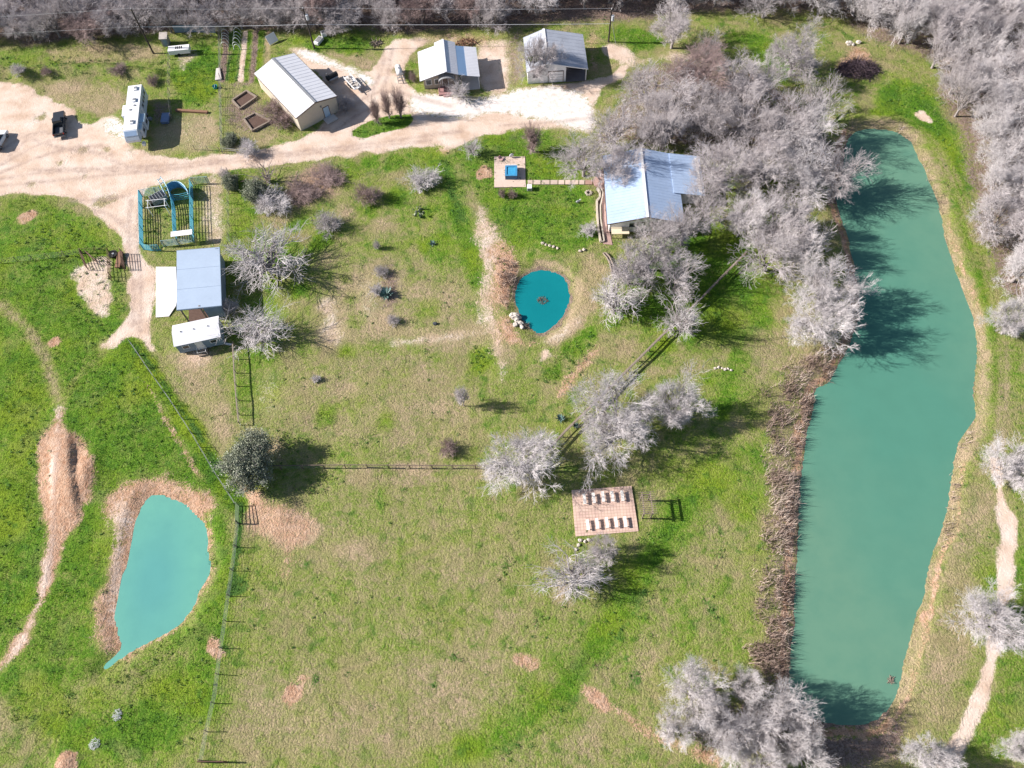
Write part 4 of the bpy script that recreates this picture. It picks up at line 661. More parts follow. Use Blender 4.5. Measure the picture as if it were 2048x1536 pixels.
# ------------------------------------------------------------------ power line
m_pole = M('tarred_pole', (.055, .045, .042), .9, .3, 2); m_wire = M('bright_cable', (.62, .62, .64), .5, .05, metal=.3)
tops = []
for (bx, by), hgt, lab, kit in (((307,107), 9.5, 'bare wooden power pole beside the box trailer, without transformer', 0), ((629,97), 8.5, 'wooden power pole with pale transformer north of the workshop', 1), ((1217,84), 6.9, 'wooden power pole with transformer and guy pole beyond the garage house', 2)):
    p = P(bx, by); t = thing('power_pole', lab, 'power pole', p, 0, 'power poles along the wood'); MB().tube((0, 0, 0), (0, 0, hgt), .17, .12, 10).build('pole', m_pole, t); MB().beam((-.5, 0, hgt-.25), (.5, 0, hgt-.25), .1, .1).build('crossarm', m_wood, t)
    MB().tube((0, 0, hgt), (0, 0, hgt+.25), .06).build('insulator', m_white, t); tops.append((p, hgt))
    if kit: MB().tube((.36, -.1, hgt-2.2), (.36, -.1, hgt-1.2), .27, .27, 14).build('transformer', M('transformer_grey', (.52, .54, .58), .5), t)
    if kit == 2: MB().beam((.15, 0, hgt-2.0), (1.3, -.9, 0), .06, .06).build('guy_wire', m_grey, t)
off = (np.array([-128, 131.0, 0]), 9.0); t = thing('power_pole', 'wooden power pole outside the picture, carrying the line west', 'power pole', off[0], 0, 'power poles along the wood'); MB().tube((0, 0, 0), (0, 0, 9), .17, .12, 10).build('pole', m_pole, t); MB().beam((-.5, 0, 8.75), (.5, 0, 8.75), .1, .1).build('crossarm', m_wood, t)
def cable(a, b, sag, label, r=.03):
    pts = [tuple(np.array(a)*(1-f)+np.array(b)*f-np.array([0, 0, sag*4*f*(1-f)])) for f in [i/16 for i in range(17)]]; c = np.mean(pts, 0); o = MB().path([tuple(np.array(q)-c) for q in pts], r, 5).build('power_cable', m_wire); o.location = c
    tag(o, label, 'cable', 'power cables along the wood')
L4 = [off]+tops; nm = ['out of the picture to the bare pole', 'from the bare pole to the workshop transformer pole', 'from the workshop transformer pole to the guyed pole']
for i in range(3):
    (a, ha), (b, hb) = L4[i], L4[i+1]
    cable((a[0], a[1], ha+.2), (b[0], b[1], hb+.2), .25, 'thin upper power cable running '+nm[i], .016); cable((a[0]+.14, a[1]-.1, ha*.62 if i else 6), (b[0]+.14, b[1]-.1, [6.0, 5.3, 4.0][i]), .12, 'lower pale power cable running '+nm[i], .036 if i else .014)

# ------------------------------------------------------------------ fences, gates, corral
def along(pts, step):
    out = []; carry = 0.0
    for a, b in zip(pts, pts[1:]):
        a, b = np.array(a), np.array(b); L = np.linalg.norm(b-a); s = carry
        while s < L: out.append(a+(b-a)*s/L); s += step
        carry = s-L
    return out+[np.array(pts[-1])]
def fence(label, pix, step=3.0, h=1.25, wires=4, mat=None, r=.06, rail=None, cat='fence', name='wire_fence', wr=.008):
    pts = [at(x, y) for x, y in pix]; o = np.array(pts[0]); t = thing(name, label, cat, o); me = None
    for p in along(pts, step):
        q = p-o
        if me is None: ob = MB().tube((0, 0, -.2), (0, 0, h), r, r*.85, 7).build('post', mat or m_wood, t); me = ob.data
        else: ob = bpy.data.objects.new('post', me); COL.objects.link(ob); ob.parent = t
        ob.location = tuple(q+np.array([rng.normal(0, .04), rng.normal(0, .04), rng.normal(0, .04)])); ob.rotation_euler = (rng.normal(0, .03), rng.normal(0, .03), 0)
    for i in range(wires):
        z = h*(i+.6)/wires; mb = MB(); [mb.tube(a-o+np.array([0, 0, z]), b-o+np.array([0, 0, z]), wr, wr, 4) for a, b in zip(pts, pts[1:])]; mb.build('wire', m_grey, t)
    for z, w, hh in rail or (): mb = MB(); [mb.beam(a-o+np.array([0, 0, z]), b-o+np.array([0, 0, z]), w, hh) for a, b in zip(pts, pts[1:])]; mb.build('rail', mat or m_wood, t)
    return t
m_green = M('green_post', (.16, .24, .12), .8, .3, 3)
fence('wire fence crossing the west pasture to the pipe pen', [(-30,530),(0,527),(60,521),(130,513),(166,507)], 2.6, 1.3, 5, m_wood)
fence('green wire fence slanting down to the pipe gate by the west pond', [(262,686),(300,742),(345,806),(390,876),(430,944),(474,1012)], 2.8, 1.3, 5, m_green, wr=.012)
fence('wire fence running down from the pipe gate past the west pond', [(478,1048),(470,1120),(460,1190),(452,1250),(443,1310),(433,1390),(415,1470),(405,1522)], 3.2, 1.35, 6, m_wood, wr=.010)
fence('weathered post and rail fence between cabin and grey green oak', [(470,692),(473,750),(477,800),(482,850)], 2.4, 1.25, 3, m_wood, .08, [(1.15, .16, .06)], name='rail_fence')
fence('dark wire fence running straight from the oak to the fence corner tree', [(520,938),(600,937),(700,936),(850,937),(985,937)], 3.0, 1.2, 4, m_trim, .08, [(1.15, .1, .08)])
fence('long brown rail fence slanting from the grove to the fence corner tree', [(1490,512),(1440,562),(1400,604),(1320,680),(1250,750),(1180,820),(1130,868),(1082,922)], 2.4, 1.15, 2, m_wood, .09, [(1.1, .26, .12), (.6, .08, .12)], name='rail_fence')
fence('wire fence between travel trailer yard and green garden plot', [(341,102),(340,150),(340,195),(345,240)], 2.4, 1.4, 4, m_wood); fence('tall weedy garden fence beside the vegetable rows', [(440,60),(442,120),(443,200),(446,307)], 2.4, 1.5, 6, m_wood, wr=.012)
fence('short wire fence in front of the soil plot by the road', [(390,300),(440,303)], 2.5, 1.2, 3, m_wood); fence('grey pipe rail by the road below the raised beds', [(449,303),(475,306),(503,308)], 2.5, .9, 0, m_grey, .06, [(.85, .08, .08), (.45, .08, .08)], name='pipe_rail'); fence('yard fence between corral and shrubby yard', [(457,345),(458,400),(459,455),(459,492)], 2.4, 1.3, 4, m_wood)
pts = [at(x, y) for x, y in ((350,65),(392,64),(432,66))]; o = np.array(pts[0]); t = thing('sheet_fence', 'blue grey sheet metal fence against the wood behind the garden', 'fence', o)
for a, b in zip(pts, pts[1:]):
    for k in range(2): u, v = a+(b-a)*k/2-o, a+(b-a)*(k+1)/2-o; MB().beam((*u[:2], .8), (*v[:2], .8), .06, 1.6).build('panel', m_bwall, t)
def rails(label, pix, name, mat, h=1.6, n=6, r=.035, step=2.4, group=None, cat='panel', lift=.25, z0=0.0):
    pts = [at(x, y) for x, y in pix]; o = np.array(pts[0]); t = thing(name, label, cat, o, 0, group)
    for i in range(n): z = lift+(h-lift)*i/(n-1); MB().path([tuple(p-o+np.array([0, 0, z])) for p in pts], r, 6).build('rail', mat, t)
    for p in along(pts, step): q = p-o; MB().tube((q[0], q[1], 0), (q[0], q[1], h+.04), r*1.5, r*1.5, 7).build('post', mat, t)
    return t
m_teal = M('teal_pipe', (.10, .40, .52), .5, .25, 2); m_faded = M('faded_teal_pipe', (.30, .44, .47), .6, .25, 2); m_sheet = M('blue_sheet_metal', (.16, .38, .60), .45, .25, 1.5); gp = 'pipe corral panels'
rails('teal corral panels along the lane, west side of the corral', [(285,394),(286,430),(287,465),(288,499)], 'corral_panel', m_teal, 1.7, 7, .05, 2.6, gp); rails('faded corral panel run at the northwest corner of the corral', [(286,394),(305,391),(325,388)], 'corral_panel', m_faded, 1.7, 6, .045, 2.4, gp)
rails('teal corral panel at the southwest corner of the corral', [(288,500),(305,503),(322,502)], 'corral_panel', m_teal, 1.6, 6, .045, 2.4, gp); rails('faded corral panel run along the south side under the white canopy', [(329,494),(356,491),(386,485)], 'corral_panel', m_faded, 1.6, 6, .045, 2.4, gp)
rails('teal panels of the working alley through the corral', [(347,398),(352,425),(353,455),(355,482)], 'corral_panel', m_teal, 1.7, 7, .05, 2.4, gp); rails('teal and grey panels along the east side of the corral', [(386,372),(387,400),(387,440),(389,485)], 'corral_panel', m_teal, 1.7, 6, .042, 2.6, gp); rails('faded corral panel run sticking out at the northeast corner', [(388,369),(404,368),(420,367)], 'corral_panel', m_faded, 1.7, 6, .045, 2.4, gp)
rails('teal gate rails crossing the working alley', [(350,402),(366,401),(382,397)], 'alley_gate', m_teal, 1.5, 4, .05, 3, None, 'gate')
def curved(name, label, pix, h, mat, t_=.06):
    pts = chaikin([tuple(at(x, y)[:2]) for x, y in pix], 2, False); o = np.array([*pts[0], 0]); t = thing(name, label, 'cattle tub', o); mb = MB(); [mb.beam((a[0]-o[0], a[1]-o[1], h/2+.1), (b[0]-o[0], b[1]-o[1], h/2+.1), t_, h) for a, b in zip(pts, pts[1:])]; mb.build('sheet', mat, t)
    mb = MB(); mb.path([(a[0]-o[0], a[1]-o[1], h+.14) for a in pts], .06, 6); mb.build('top_rail', M('pale_blue_pipe', (.45, .66, .78), .4), t)
    for a in pts[::4]: MB().tube((a[0]-o[0], a[1]-o[1], 0), (a[0]-o[0], a[1]-o[1], h+.3), .05).build('post', m_teal, t)
curved('sweep_tub', 'curved blue sheeted crowding tub at the head of the corral', [(340,386),(345,380),(355,376),(366,377),(376,384),(382,394),(384,402)], 1.5, m_sheet); curved('chute_wall', 'longer blue sheeted wall of the slanting loading chute', [(331,370),(340,383),(346,396),(349,408)], 1.7, m_sheet); curved('chute_wall', 'shorter blue sheeted wall of the slanting loading chute', [(325,376),(331,386),(337,399)], 1.7, m_sheet)
for i, (a, b) in enumerate((((325,376),(331,370)),((329,383),(337,378)),((333,390),(342,386)),((336,397),(346,394)))):
    if i == 0: t0 = thing('chute_bars', 'blue cross bars over the loading chute', 'chute bars', at(*a)); o = np.array(at(*a))
    MB().tube((*(at(*a)-o)[:2], 1.8), (*(at(*b)-o)[:2], 1.8), .06).build('bar', m_teal, t0)
# squeeze chute and its white pipe frame, canopy
p = at(322,404); t = thing('squeeze_chute', 'grey ribbed squeeze chute lying slantwise inside the corral', 'cattle chute', p, math.radians(35)); mb = MB(); mb.box((0, 0, .35), (2.6, 1.3, .1)); mb.build('floor', m_grey, t)
for s in (-1, 1):
    MB().slab([(-1.3, s*.62, .4), (1.3, s*.62, .4), (1.3, s*.8, 1.5), (-1.3, s*.8, 1.5)], .06).build('side', m_grey, t)
for i in range(6): MB().box((-1.2+i*.48, 0, 1.53), (.08, 1.7, .07)).build('rib', m_grey, t)
MB().tube((-1.45, -.3, .55), (-1.45, .3, .55), .42, .42, 14).build('drum', m_black, t)
pt = [at(*q) for q in ((306,418),(339,415),(306,432),(340,428))]; o = np.mean(pt, 0); t = thing('pipe_stand', 'white pipe frame standing around the squeeze chute', 'pipe frame', o); pt = [q-o for q in pt]
for q in pt: MB().tube((q[0], q[1], 0), (q[0], q[1], 2.1), .055).build('post', m_white, t)
for a, b in ((0, 1), (2, 3), (0, 2), (1, 3)): d = (pt[b]-pt[a])*.12; MB().tube((*(pt[a]-d)[:2], 2.1), (*(pt[b]+d)[:2], 2.1), .055).build('rail', m_white, t)
c, w, d, a = fit([(341.5,463,2.2),(384,460.5,2.2),(384,470,2.2),(342,472,2.2)]); t = thing('canopy', 'small white sheet canopy on posts over the alley exit', 'canopy', (*c, 0), a); MB().slab([(-w/2, -d/2, 2.2), (w/2, -d/2, 2.2), (w/2, d/2, 2.3), (-w/2, d/2, 2.3)], .06).build('roof', m_white, t)
for x in (-w/2+.2, w/2-.2):
    for y in (-d/2+.1, d/2-.1): MB().tube((x, y, 0), (x, y, 2.15), .06).build('post', m_grey, t)
rails('rust brown pipe gate standing open beside the lane', [(247,508),(249,524),(251,541)], 'pipe_gate', m_rust, 1.5, 6, .035, 1.6, 'pipe gates', 'gate'); rails('rust brown slanting pipe panel in the trampled pen', [(178,512),(188,520),(199,530)], 'pipe_rails', m_rust, 1.5, 6, .035, 1.8, 'pipe gates'); rails('rust brown pipe panel at the west corner of the trampled pen', [(167,512),(172,527),(178,541)], 'pipe_rails', m_rust, 1.4, 5, .035, 1.8, 'pipe gates'); rails('rust brown pipe rails along the back of the trampled pen', [(166,508),(192,507),(221,507)], 'pipe_rails', m_rust, 1.4, 4, .035, 2.4, 'pipe gates')
rails('dark pipe rails along the east edge of the trampled pen', [(221,508),(222,540),(224,562)], 'pipe_rails', m_rust, 1.3, 4, .035, 2.4, 'pipe gates'); p = at(232,517); t = thing('feed_bunk', 'dark rusty feed bunk beside the trampled pen', 'feeder', at(240,522), .02); MB().box((0, 0, .35), (.8, 3.2, .25)).build('trough', m_redwood, t); mb = [MB().box((0, y, .12), (.7, .1, .24)).build('leg', m_rust, t) for y in (-1.3, 1.3)]
p = at(228,511); t = thing('mineral_tub', 'black mineral tub with white lump inside beside the feed bunk', 'tub', p); MB().tube((0, 0, 0), (0, 0, .5), .62, .75, 16).build('tub', m_black, t); MB().ball((.1, 0, .5), (.2, .16, .12), 8, 5).build('lump', m_white, t)
rails('green pipe gate with brace posts at the corner of the pond fence', [(479,1012),(478,1030),(478,1047)], 'pipe_gate', m_green, 1.5, 5, .045, 3.6, 'pipe gates', 'gate'); rails('dark brace rail at the bottom end of the pond fence', [(404,1524),(428,1524),(454,1524)], 'brace_panel', m_rust, 1.3, 2, .06, 2.2, None)

# ------------------------------------------------------------------ garden things
def hoops(label, pix, grp):
    for i, (x, y) in enumerate(pix):
        p = at(x, y); r = .68; mb = MB(); pts = [(r*math.cos(math.pi*k/14), 0, 1.15*math.sin(math.pi*k/14)) for k in range(15)]; mb.path(pts, .045, 6); o = mb.build('garden_hoop', M('hoop_white', (.76, .80, .80), .4)); o.location = p; o.rotation_euler = (rng.normal(0, .12), 0, rng.normal(0, .08)); tag(o, label, 'hoop', grp)
hoops('pale arched hoop over the garden row beside the tall fence', [(450.5,68),(451,75),(451,81),(451,87),(450,93)], 'hoops over the row by the fence'); hoops('pale arched hoop over the second garden row', [(475.5,66),(475,73),(474,80),(473.5,87),(473,94),(475,100)], 'hoops over the second row')
def bed(label, pix):
    q = [np.array(at(x, y)) for x, y in pix]; o = np.mean(q, 0); t = thing('raised_bed', label, 'raised bed', o)
    for a, b in zip(q, q[1:]+q[:1]): MB().beam((*(a-o)[:2], .2), (*(b-o)[:2], .2), .28, .42).build('side_board', m_wood, t)
    MB().prism([tuple((v-o)[:2]) for v in q], -.1, .12).build('soil', m_soil, t)
bed('timber framed raised bed, nearer the garden rows', [(466,203),(494,184),(514,196),(481,219)]); bed('timber framed raised bed overgrown with brambles, nearer the road', [(489,240),(511,228),(543,244),(506,264)])
p, q = at(352,222), at(416,226); o = (p+q)/2; t = thing('timber_beam', 'brown timber sleeper lying at the end of the green plot', 'timber', o); MB().beam((*(p-o)[:2], .18), (*(q-o)[:2], .18), .5, .36).build('beam', m_redwood, t); 
for u in (p, q): MB().beam((*((u-o)*.9+np.array([0, .35, 0]))[:2], .06), (*((u-o)*.9-np.array([0, .35, 0]))[:2], .06), .2, .12).build('bearer', m_wood, t)
p = at(333,240); t = thing('blue_crate', 'dark blue crate in the shade of the travel trailer', 'crate', p, .03); MB().box((0, 0, .35), (1.3, 2.2, .5)).build('box', M('navy_plastic', (.10, .15, .27), .5), t); MB().box((0, 0, .63), (1.4, 2.3, .07)).build('lid', M('navy_lid', (.16, .23, .38), .5), t)
p = at(431,176); t = thing('teal_bucket', 'teal tub standing by the concrete strip at the garden fence', 'tub', p); MB().tube((0, 0, 0), (0, 0, .5), .36, .45, 16, False).tube((0, 0, .1), (0, 0, .12), .36).build('tub', M('teal_plastic', (.05, .36, .40), .4), t); MB().tube((0, -.45, .5), (0, .45, .5), .03).build('handle', m_white, t)
q = [np.array(at(x, y)) for x, y in ((433,139),(440,137),(444,160),(431,162))]; o = np.mean(q, 0); ob = MB().prism([tuple((v-o)[:2]) for v in q], -.1, .25).build('concrete_strip', m_conc); ob.location = o; tag(ob, 'narrow broken concrete slab against the garden fence', 'slab')
p = at(546,84); t = thing('roofing_sheet', 'white roofing sheet propped at a slant beyond the garden rows', 'sheet', p, math.radians(40)); MB().slab([(-1.0, -.5, .1), (1.0, -.5, .1), (1.0, .5, 1.5), (-1.0, .5, 1.5)], .05).build('sheet', m_white, t); MB().beam((0, .55, 0), (0, .5, 1.4), .08, .08).build('prop', m_wood, t)
for nm, lab, px, s, rz in (('scrap_fridge', 'white scrap fridge lying in the weeds near the transformer pole', (638,84), (1.0, 2.0, .6), -.5), ('scrap_cooker', 'white scrap cooker tipped among the weeds behind the fridge', (648,71), (.9, 1.0, .8), .4), ('scrap_basin', 'pale scrap basin behind the cooker at the wood edge', (658,61), (1.2, .8, .5), .1)):
    p = at(*px); t = thing(nm, lab, 'scrap', p, rz); MB().box((0, 0, s[2]/2), s).build('cabinet', m_white, t, bevel=.04); MB().box((0, 0, s[2]+.02), (s[0]*.7, s[1]*.7, .05)).build('panel', m_grey, t)
# rocks, brush, floating weed
def rocks(label, spots, grp, mat):
    for i, (x, y, r) in enumerate(spots):
        p = at(x, y); o = MB().rock((0, 0, r*.35), (r, r*.8, r*.6), i).build('boulder', mat); o.location = p; o.rotation_euler = (0, 0, i*1.3); tag(o, label, 'rock', grp)
m_pale = M('white_rock', (.52, .47, .42), .9, .2, 2); rocks('pale boulder heaped on the bank of the round pond', [(1028,634,.75),(1034,642,.5),(1040,648,.55),(1031,650,.45),(1044,655,.4),(1037,637,.45)], 'boulders at the round pond', m_pale)
rocks('white stone scattered in the grass of the slope near the lake reeds', [(1430,737,.22),(1437,735,.25),(1444,737,.2),(1450,739,.26),(1456,738,.2),(1462,741,.22)], 'white stones in the grass', m_pale); rocks('pale flat stone beside the brick terrace', [(1160,1081,.28),(1170,1083,.25),(1177,1080,.3),(1157,1090,.26),(1152,1099,.22)], 'stones below the terrace', m_pale)
rocks('pale rock along the step of the lawn above the round pond', [(1085,487,.3),(1092,490,.25),(1099,492,.3),(1107,494,.28),(1115,497,.25),(1160,503,.3),(1168,500,.32)], 'rocks at the lawn edge', m_stone); rocks('dark pot like rock in the grass west of the round pond', [(870,648,.35)], None, M('dark_rock', (.06, .07, .08), .8)); rocks('white rock beside the wood pile clearing', [(1697,88,.6),(1706,90,.4),(1716,86,.5)], 'white rocks in the clearing', m_pale)
# ------------------------------------------------------------------ trees and plants
m_bark = M('grey_bark', (.34, .305, .30), .9, .3, 3, perobj=.25); m_twig = M('bare_twigs', (.565, .52, .535), .85, .25, .5, col2=(.45, .41, .42), perobj=.3); m_brown = M('brown_twigs', (.33, .245, .235), .85, .25, .5, perobj=.2); m_silver = M('silver_twigs', (.62, .585, .60), .85, .2, .5, col2=(.51, .475, .485), perobj=.15)
def leafmat(name, stops):
    t = NT(name); f = t.attr('tone'); t.l(t.ramp(f, stops), t.b.inputs['Base Color']); t.b.inputs['Roughness'].default_value = .7; t.b.inputs['Specular IOR Level'].default_value = .25; return t.m
m_oak = leafmat('oak_leaves', [(0, (.09, .11, .07)), (.5, (.20, .225, .155)), (1, (.40, .42, .33))]); m_mist = leafmat('mistletoe_leaves', [(0, (.06, .09, .02)), (1, (.17, .22, .05))]); m_weed = leafmat('weed_leaves', [(0, (.022, .07, .015)), (.5, (.055, .15, .022)), (1, (.13, .22, .04))])
m_tuft = leafmat('grass_blades', [(0, (.34, .27, .165)), (.35, (.22, .22, .09)), (.6, (.105, .19, .03)), (1, (.04, .12, .016))]); m_reed = leafmat('reed_blades', [(0, (.14, .12, .07)), (.3, (.25, .18, .15)), (.65, (.40, .31, .27)), (1, (.56, .48, .42))])
m_agave = leafmat('agave_leaves', [(0, (.07, .15, .14)), (1, (.22, .30, .28))]); m_pad = leafmat('cactus_pads', [(0, (.12, .17, .10)), (1, (.30, .32, .24))])
def skeleton(seed, H, R, limbs, levels, trunk, spread=(25, 62), kids=(2, 2), curl=.16, lift=.1, r0=.2, shrink=.8):
    q = np.random.default_rng(seed); segs = []
    def unit(v): return v/(np.linalg.norm(v)+1e-9)
    def grow(p, d, L, r, lv):
        n = 3 if lv >= levels-1 else 2; pts = [p]; dd = d
        for i in range(n):
            out = np.array([p[0], p[1], 0.]); o = np.linalg.norm(out)
            dd = unit(dd+q.normal(0, curl, 3)+np.array([0, 0, lift])*(1 if lv > 1 else .4)+(out/o*.05 if o > .3 else 0)); a = p; p = p+dd*L/n
            if p[2] < .12*H and lv < levels: p[2] = .12*H+.05
            rr = r*(1-.28*(i+1)/n); segs.append((a, p, r*(1-.28*i/n), rr, lv)); pts.append((p, dd))
        if lv == 0: return
        def child(pp, d0, ang):
            ax = unit(np.cross(d0, q.normal(0, 1, 3))); nd = d0*math.cos(ang)+ax*math.sin(ang); nd = unit(nd)
            if nd[2] < -.35: nd[2] = -.2; nd = unit(nd)
            grow(pp, nd, L*shrink*q.uniform(.75, 1.15), max(r*.60, .009), lv-1)
        for _ in range(kids[0]): child(p, dd, math.radians(q.uniform(18, 44)))
        for k in range(kids[1]):
            pp, d0 = pts[1+k % (len(pts)-2)] if len(pts) > 2 else pts[-1]; child(pp, d0, math.radians(q.uniform(38, 68)))
    L0 = (H-trunk)*.36; base = np.array([0, 0, -.15]); top = np.array([q.normal(0, .12), q.normal(0, .12), trunk])
    if trunk > .3: segs.append((base, top, r0*1.25, r0, levels+1))
    for i in range(limbs):
        az = 2*math.pi*(i+q.uniform(-.25, .25))/limbs; el = math.radians(90-q.uniform(*spread)); d = np.array([math.cos(az)*math.cos(el), math.sin(az)*math.cos(el), math.sin(el)]); f = q.uniform(.75, 1.0)
        grow(base+(top-base)*f if trunk > .3 else np.array([q.normal(0, .15), q.normal(0, .15), -.1]), d, L0*q.uniform(.65, 1.3), r0*.62, levels)
    a = np.array([s[0] for s in segs]); b = np.array([s[1] for s in segs]); ra = np.array([s[2] for s in segs]); rb = np.array([s[3] for s in segs]); lv = np.array([s[4] for s in segs])
    R_now = np.percentile(np.hypot(b[:, 0], b[:, 1]), 96); H_now = np.percentile(b[:, 2], 98); k = np.array([R/R_now, R/R_now, H/H_now]); return a*k, b*k, ra, rb, lv
def leaves_at(pts, per, sz, spread, seed):
    q = np.random.default_rng(seed); n = len(pts)*per; c = np.repeat(pts, per, 0)+q.normal(0, spread, (n, 3)); u = q.normal(0, 1, (n, 3)); u /= np.linalg.norm(u, axis=1)[:, None]; w = np.cross(u, q.normal(0, 1, (n, 3))); w /= np.linalg.norm(w, axis=1)[:, None]
    s = sz*q.uniform(.6, 1.3, (n, 1)); V = np.stack([c-u*s, c-w*s*.55, c+u*s, c+w*s*.55], 1).reshape(-1, 3); F = np.arange(n*4).reshape(-1, 4); return V, F, np.repeat(np.clip(q.normal(.5, .25, n), 0, 1), 4)
class Kind:                                       # one grown tree: trunk mesh + crown mesh, normalised to R and H
    def __init__(s, seed, H, R, limbs, levels, trunk, twig=None, leaf=None, cut=3, minr=.0, tw=0, **kw):
        a, b, ra, rb, lv = skeleton(seed, H, R, limbs, levels, trunk, **kw); s.H, s.R = H, R; big = lv >= cut
        ra = np.maximum(ra, minr); rb = np.maximum(rb, minr*.8)
        v, f = tubes_np(a[big], b[big], ra[big], rb[big], 7); s.trunk = npmesh('trunk', v, f, m_bark, smooth=True, link=False)
        a2, b2, ra2, rb2, lv2 = a[~big], b[~big], ra[~big], rb[~big], lv[~big]
        if tw:
            q = np.random.default_rng(seed+7); e = np.repeat(np.where(lv2 <= 1)[0], tw); d = b2[e]-a2[e]; d /= np.linalg.norm(d, axis=1)[:, None]+1e-9; d += q.normal(0, .5, d.shape); d /= np.linalg.norm(d, axis=1)[:, None]; p0 = a2[e]+(b2[e]-a2[e])*q.random((len(e), 1)); p1 = p0+d*q.uniform(.22, .6, (len(e), 1)); a2 = np.concatenate([a2, p0]); b2 = np.concatenate([b2, p1]); ra2 = np.concatenate([ra2, np.full(len(e), .0075)]); rb2 = np.concatenate([rb2, np.full(len(e), .004)])
        v, f = tubes_np(a2, b2, ra2, rb2, 3); s.twigs = npmesh('crown', v, f, twig or m_twig, link=False); s.tips = b[lv == 0]; s.leaf = None; s.mid = b[lv == max(2, levels-3)]
        if leaf: mat, per, sz, sp = leaf; V, F, tone = leaves_at(s.tips, per, sz, sp, seed); s.leaf = npmesh('foliage', V, F, mat, attrs={'tone': tone}, link=False)
SQ = {'low wide bare ': .62}; GROW = {'bare_tree': 1.2, 'young_tree': 1.1}
def plant(kind, label, cat, name, px, py, rpx, h, group=None, rz=None, mist=0, lean=.6, xyz=None):
    p = P(px, py, h*lean) if xyz is None else np.array(xyz); r = rpx/ppm(px, py, h*lean) if xyz is None else rpx; z = float(height(p[0], p[1])); sy = SQ.get(label[:14], 1.0); r *= GROW.get(name, 1.0); k = r/kind.R
    t = thing(name, label, cat, (p[0], p[1], z), rng.uniform(0, 6.28) if rz is None else rz, group); t.scale = (k, k*sy, h/kind.H)
    for nm, me in (('trunk', kind.trunk), ('crown', kind.twigs), ('foliage', kind.leaf)):
        if me is not None: o = bpy.data.objects.new(nm, me); COL.objects.link(o); o.parent = t
    for i in range(mist):
        q = kind.mid[(i*37+11) % len(kind.mid)]; V, F, tone = leaves_at(np.array([q]), 130, .11, .26, i+5); npmesh('mistletoe', V, F, m_mist, t, {'tone': tone})
    return t
wide = [Kind(100+i, 8, 4.4, 6+i % 2, 6, 1.7, spread=(28, 70), kids=(2, 1), curl=.10, minr=.0095, tw=i % 2) for i in range(7)]
silver = [Kind(200+i, 7.5, 4.4, 7, 6, 1.4, twig=m_silver, spread=(30, 74), kids=(2, 1), curl=.11, minr=.009, tw=1) for i in range(4)]
tall = [Kind(300+i, 9, 3.6, 6, 6, 2.2, spread=(16, 50), kids=(2, 1), twig=m_brown if i == 0 else m_twig, curl=.10, minr=.009, tw=1) for i in range(3)]
thin = [Kind(400+i, 6, 3.6, 9, 5, .7, twig=m_silver, spread=(14, 70), kids=(1, 2), curl=.07, minr=.008) for i in range(3)]
column = [Kind(500+i, 6, 1.3, 8, 4, .2, twig=m_brown, spread=(4, 16), kids=(2, 2), curl=.1, r0=.12, cut=4) for i in range(2)]
bushy = [Kind(600+i, 2.4, 1.9, 12, 4, .0, spread=(12, 68), kids=(2, 2), curl=.2, r0=.06, cut=4, twig=(m_twig, m_brown, m_silver)[i]) for i in range(3)]
vase = Kind(700, 6.5, 3.6, 9, 4, .3, twig=m_brown, spread=(10, 42), kids=(1, 1), curl=.08, r0=.12, cut=3, minr=.014)
oak = Kind(835, 6, 4.3, 6, 5, 1.2, leaf=(m_oak, 4, .12, .30), spread=(25, 76), curl=.2); evbush = Kind(810, 3.2, 2.6, 9, 4, .0, leaf=(m_oak, 6, .11, .32), spread=(15, 70), r0=.08)
T = lambda kind, label, px, py, r, h, **kw: plant(kind, label, 'tree', kw.pop('name', 'bare_tree'), px, py, r, h, **kw)
# trees one can point to
T(silver[0], 'pale bare tree on the fence corner between the straight wire fence and rail fence', 1045, 918, 64, 7.5, rz=1.0)
T(silver[1], 'large wide spreading bare tree over the slanting rail fence', 1235, 845, 84, 7.5, rz=.4); T(silver[2], 'dense pale bare tree touching the east side of the large spreading tree', 1352, 815, 54, 7.5, rz=2)
T(thin[0], 'low wide bare tree below the brick terrace', 1158, 1146, 76, 4.6, rz=.1); T(wide[1], 'small bare tree with mistletoe between terrace and low wide tree', 1208, 1102, 28, 5.0, mist=2)
T(thin[1], 'large thin branched bare tree beside the blue barn', 528, 512, 72, 6.5, rz=.9); T(thin[2], 'thin branched bare tree beside the white cabin', 505, 655, 56, 5.2, rz=2.2)
T(vase, 'leafless many stemmed tree by the road bend', 522, 330, 56, 6.5, rz=.3, name='vase_tree'); T(oak, 'grey green leafy oak at the end of the straight wire fence', 497, 912, 58, 4.6, name='oak_tree', rz=1)
T(evbush, 'grey green leafy thicket under the many stemmed tree', 515, 382, 24, 2.6, name='thicket'); T(bushy[2], 'grey twiggy brush sprawling below the leafy thicket', 535, 405, 44, 2.6, name='brush_clump'); T(column[0], 'small bare upright tree on the lawn by the drive', 1065, 275, 22, 6, name='upright_tree', lean=.55)
T(tall[1], 'small slim pale bare tree alone in the meadow', 925, 795, 15, 5.2, name='young_tree', lean=.5); T(column[1], 'first dark upright bare tree in the road island, nearest the workshop', 752, 226, 13, 5.0, name='upright_tree', lean=.45, group='upright trees in the road island')
T(column[0], 'middle upright bare tree in the road island', 774, 212, 12, 6.0, name='upright_tree', lean=.45, group='upright trees in the road island'); T(column[1], 'upright bare tree in the road island nearest the small white house', 797, 210, 16, 6.2, name='upright_tree', lean=.45, group='upright trees in the road island')
T(wide[3], 'bare tree with mistletoe in front of the garage house', 1075, 115, 40, 8, mist=4, rz=2.0); T(thin[2], 'sparse bare bush tree in front of the small white house porch', 915, 175, 30, 3.5, name='porch_tree')
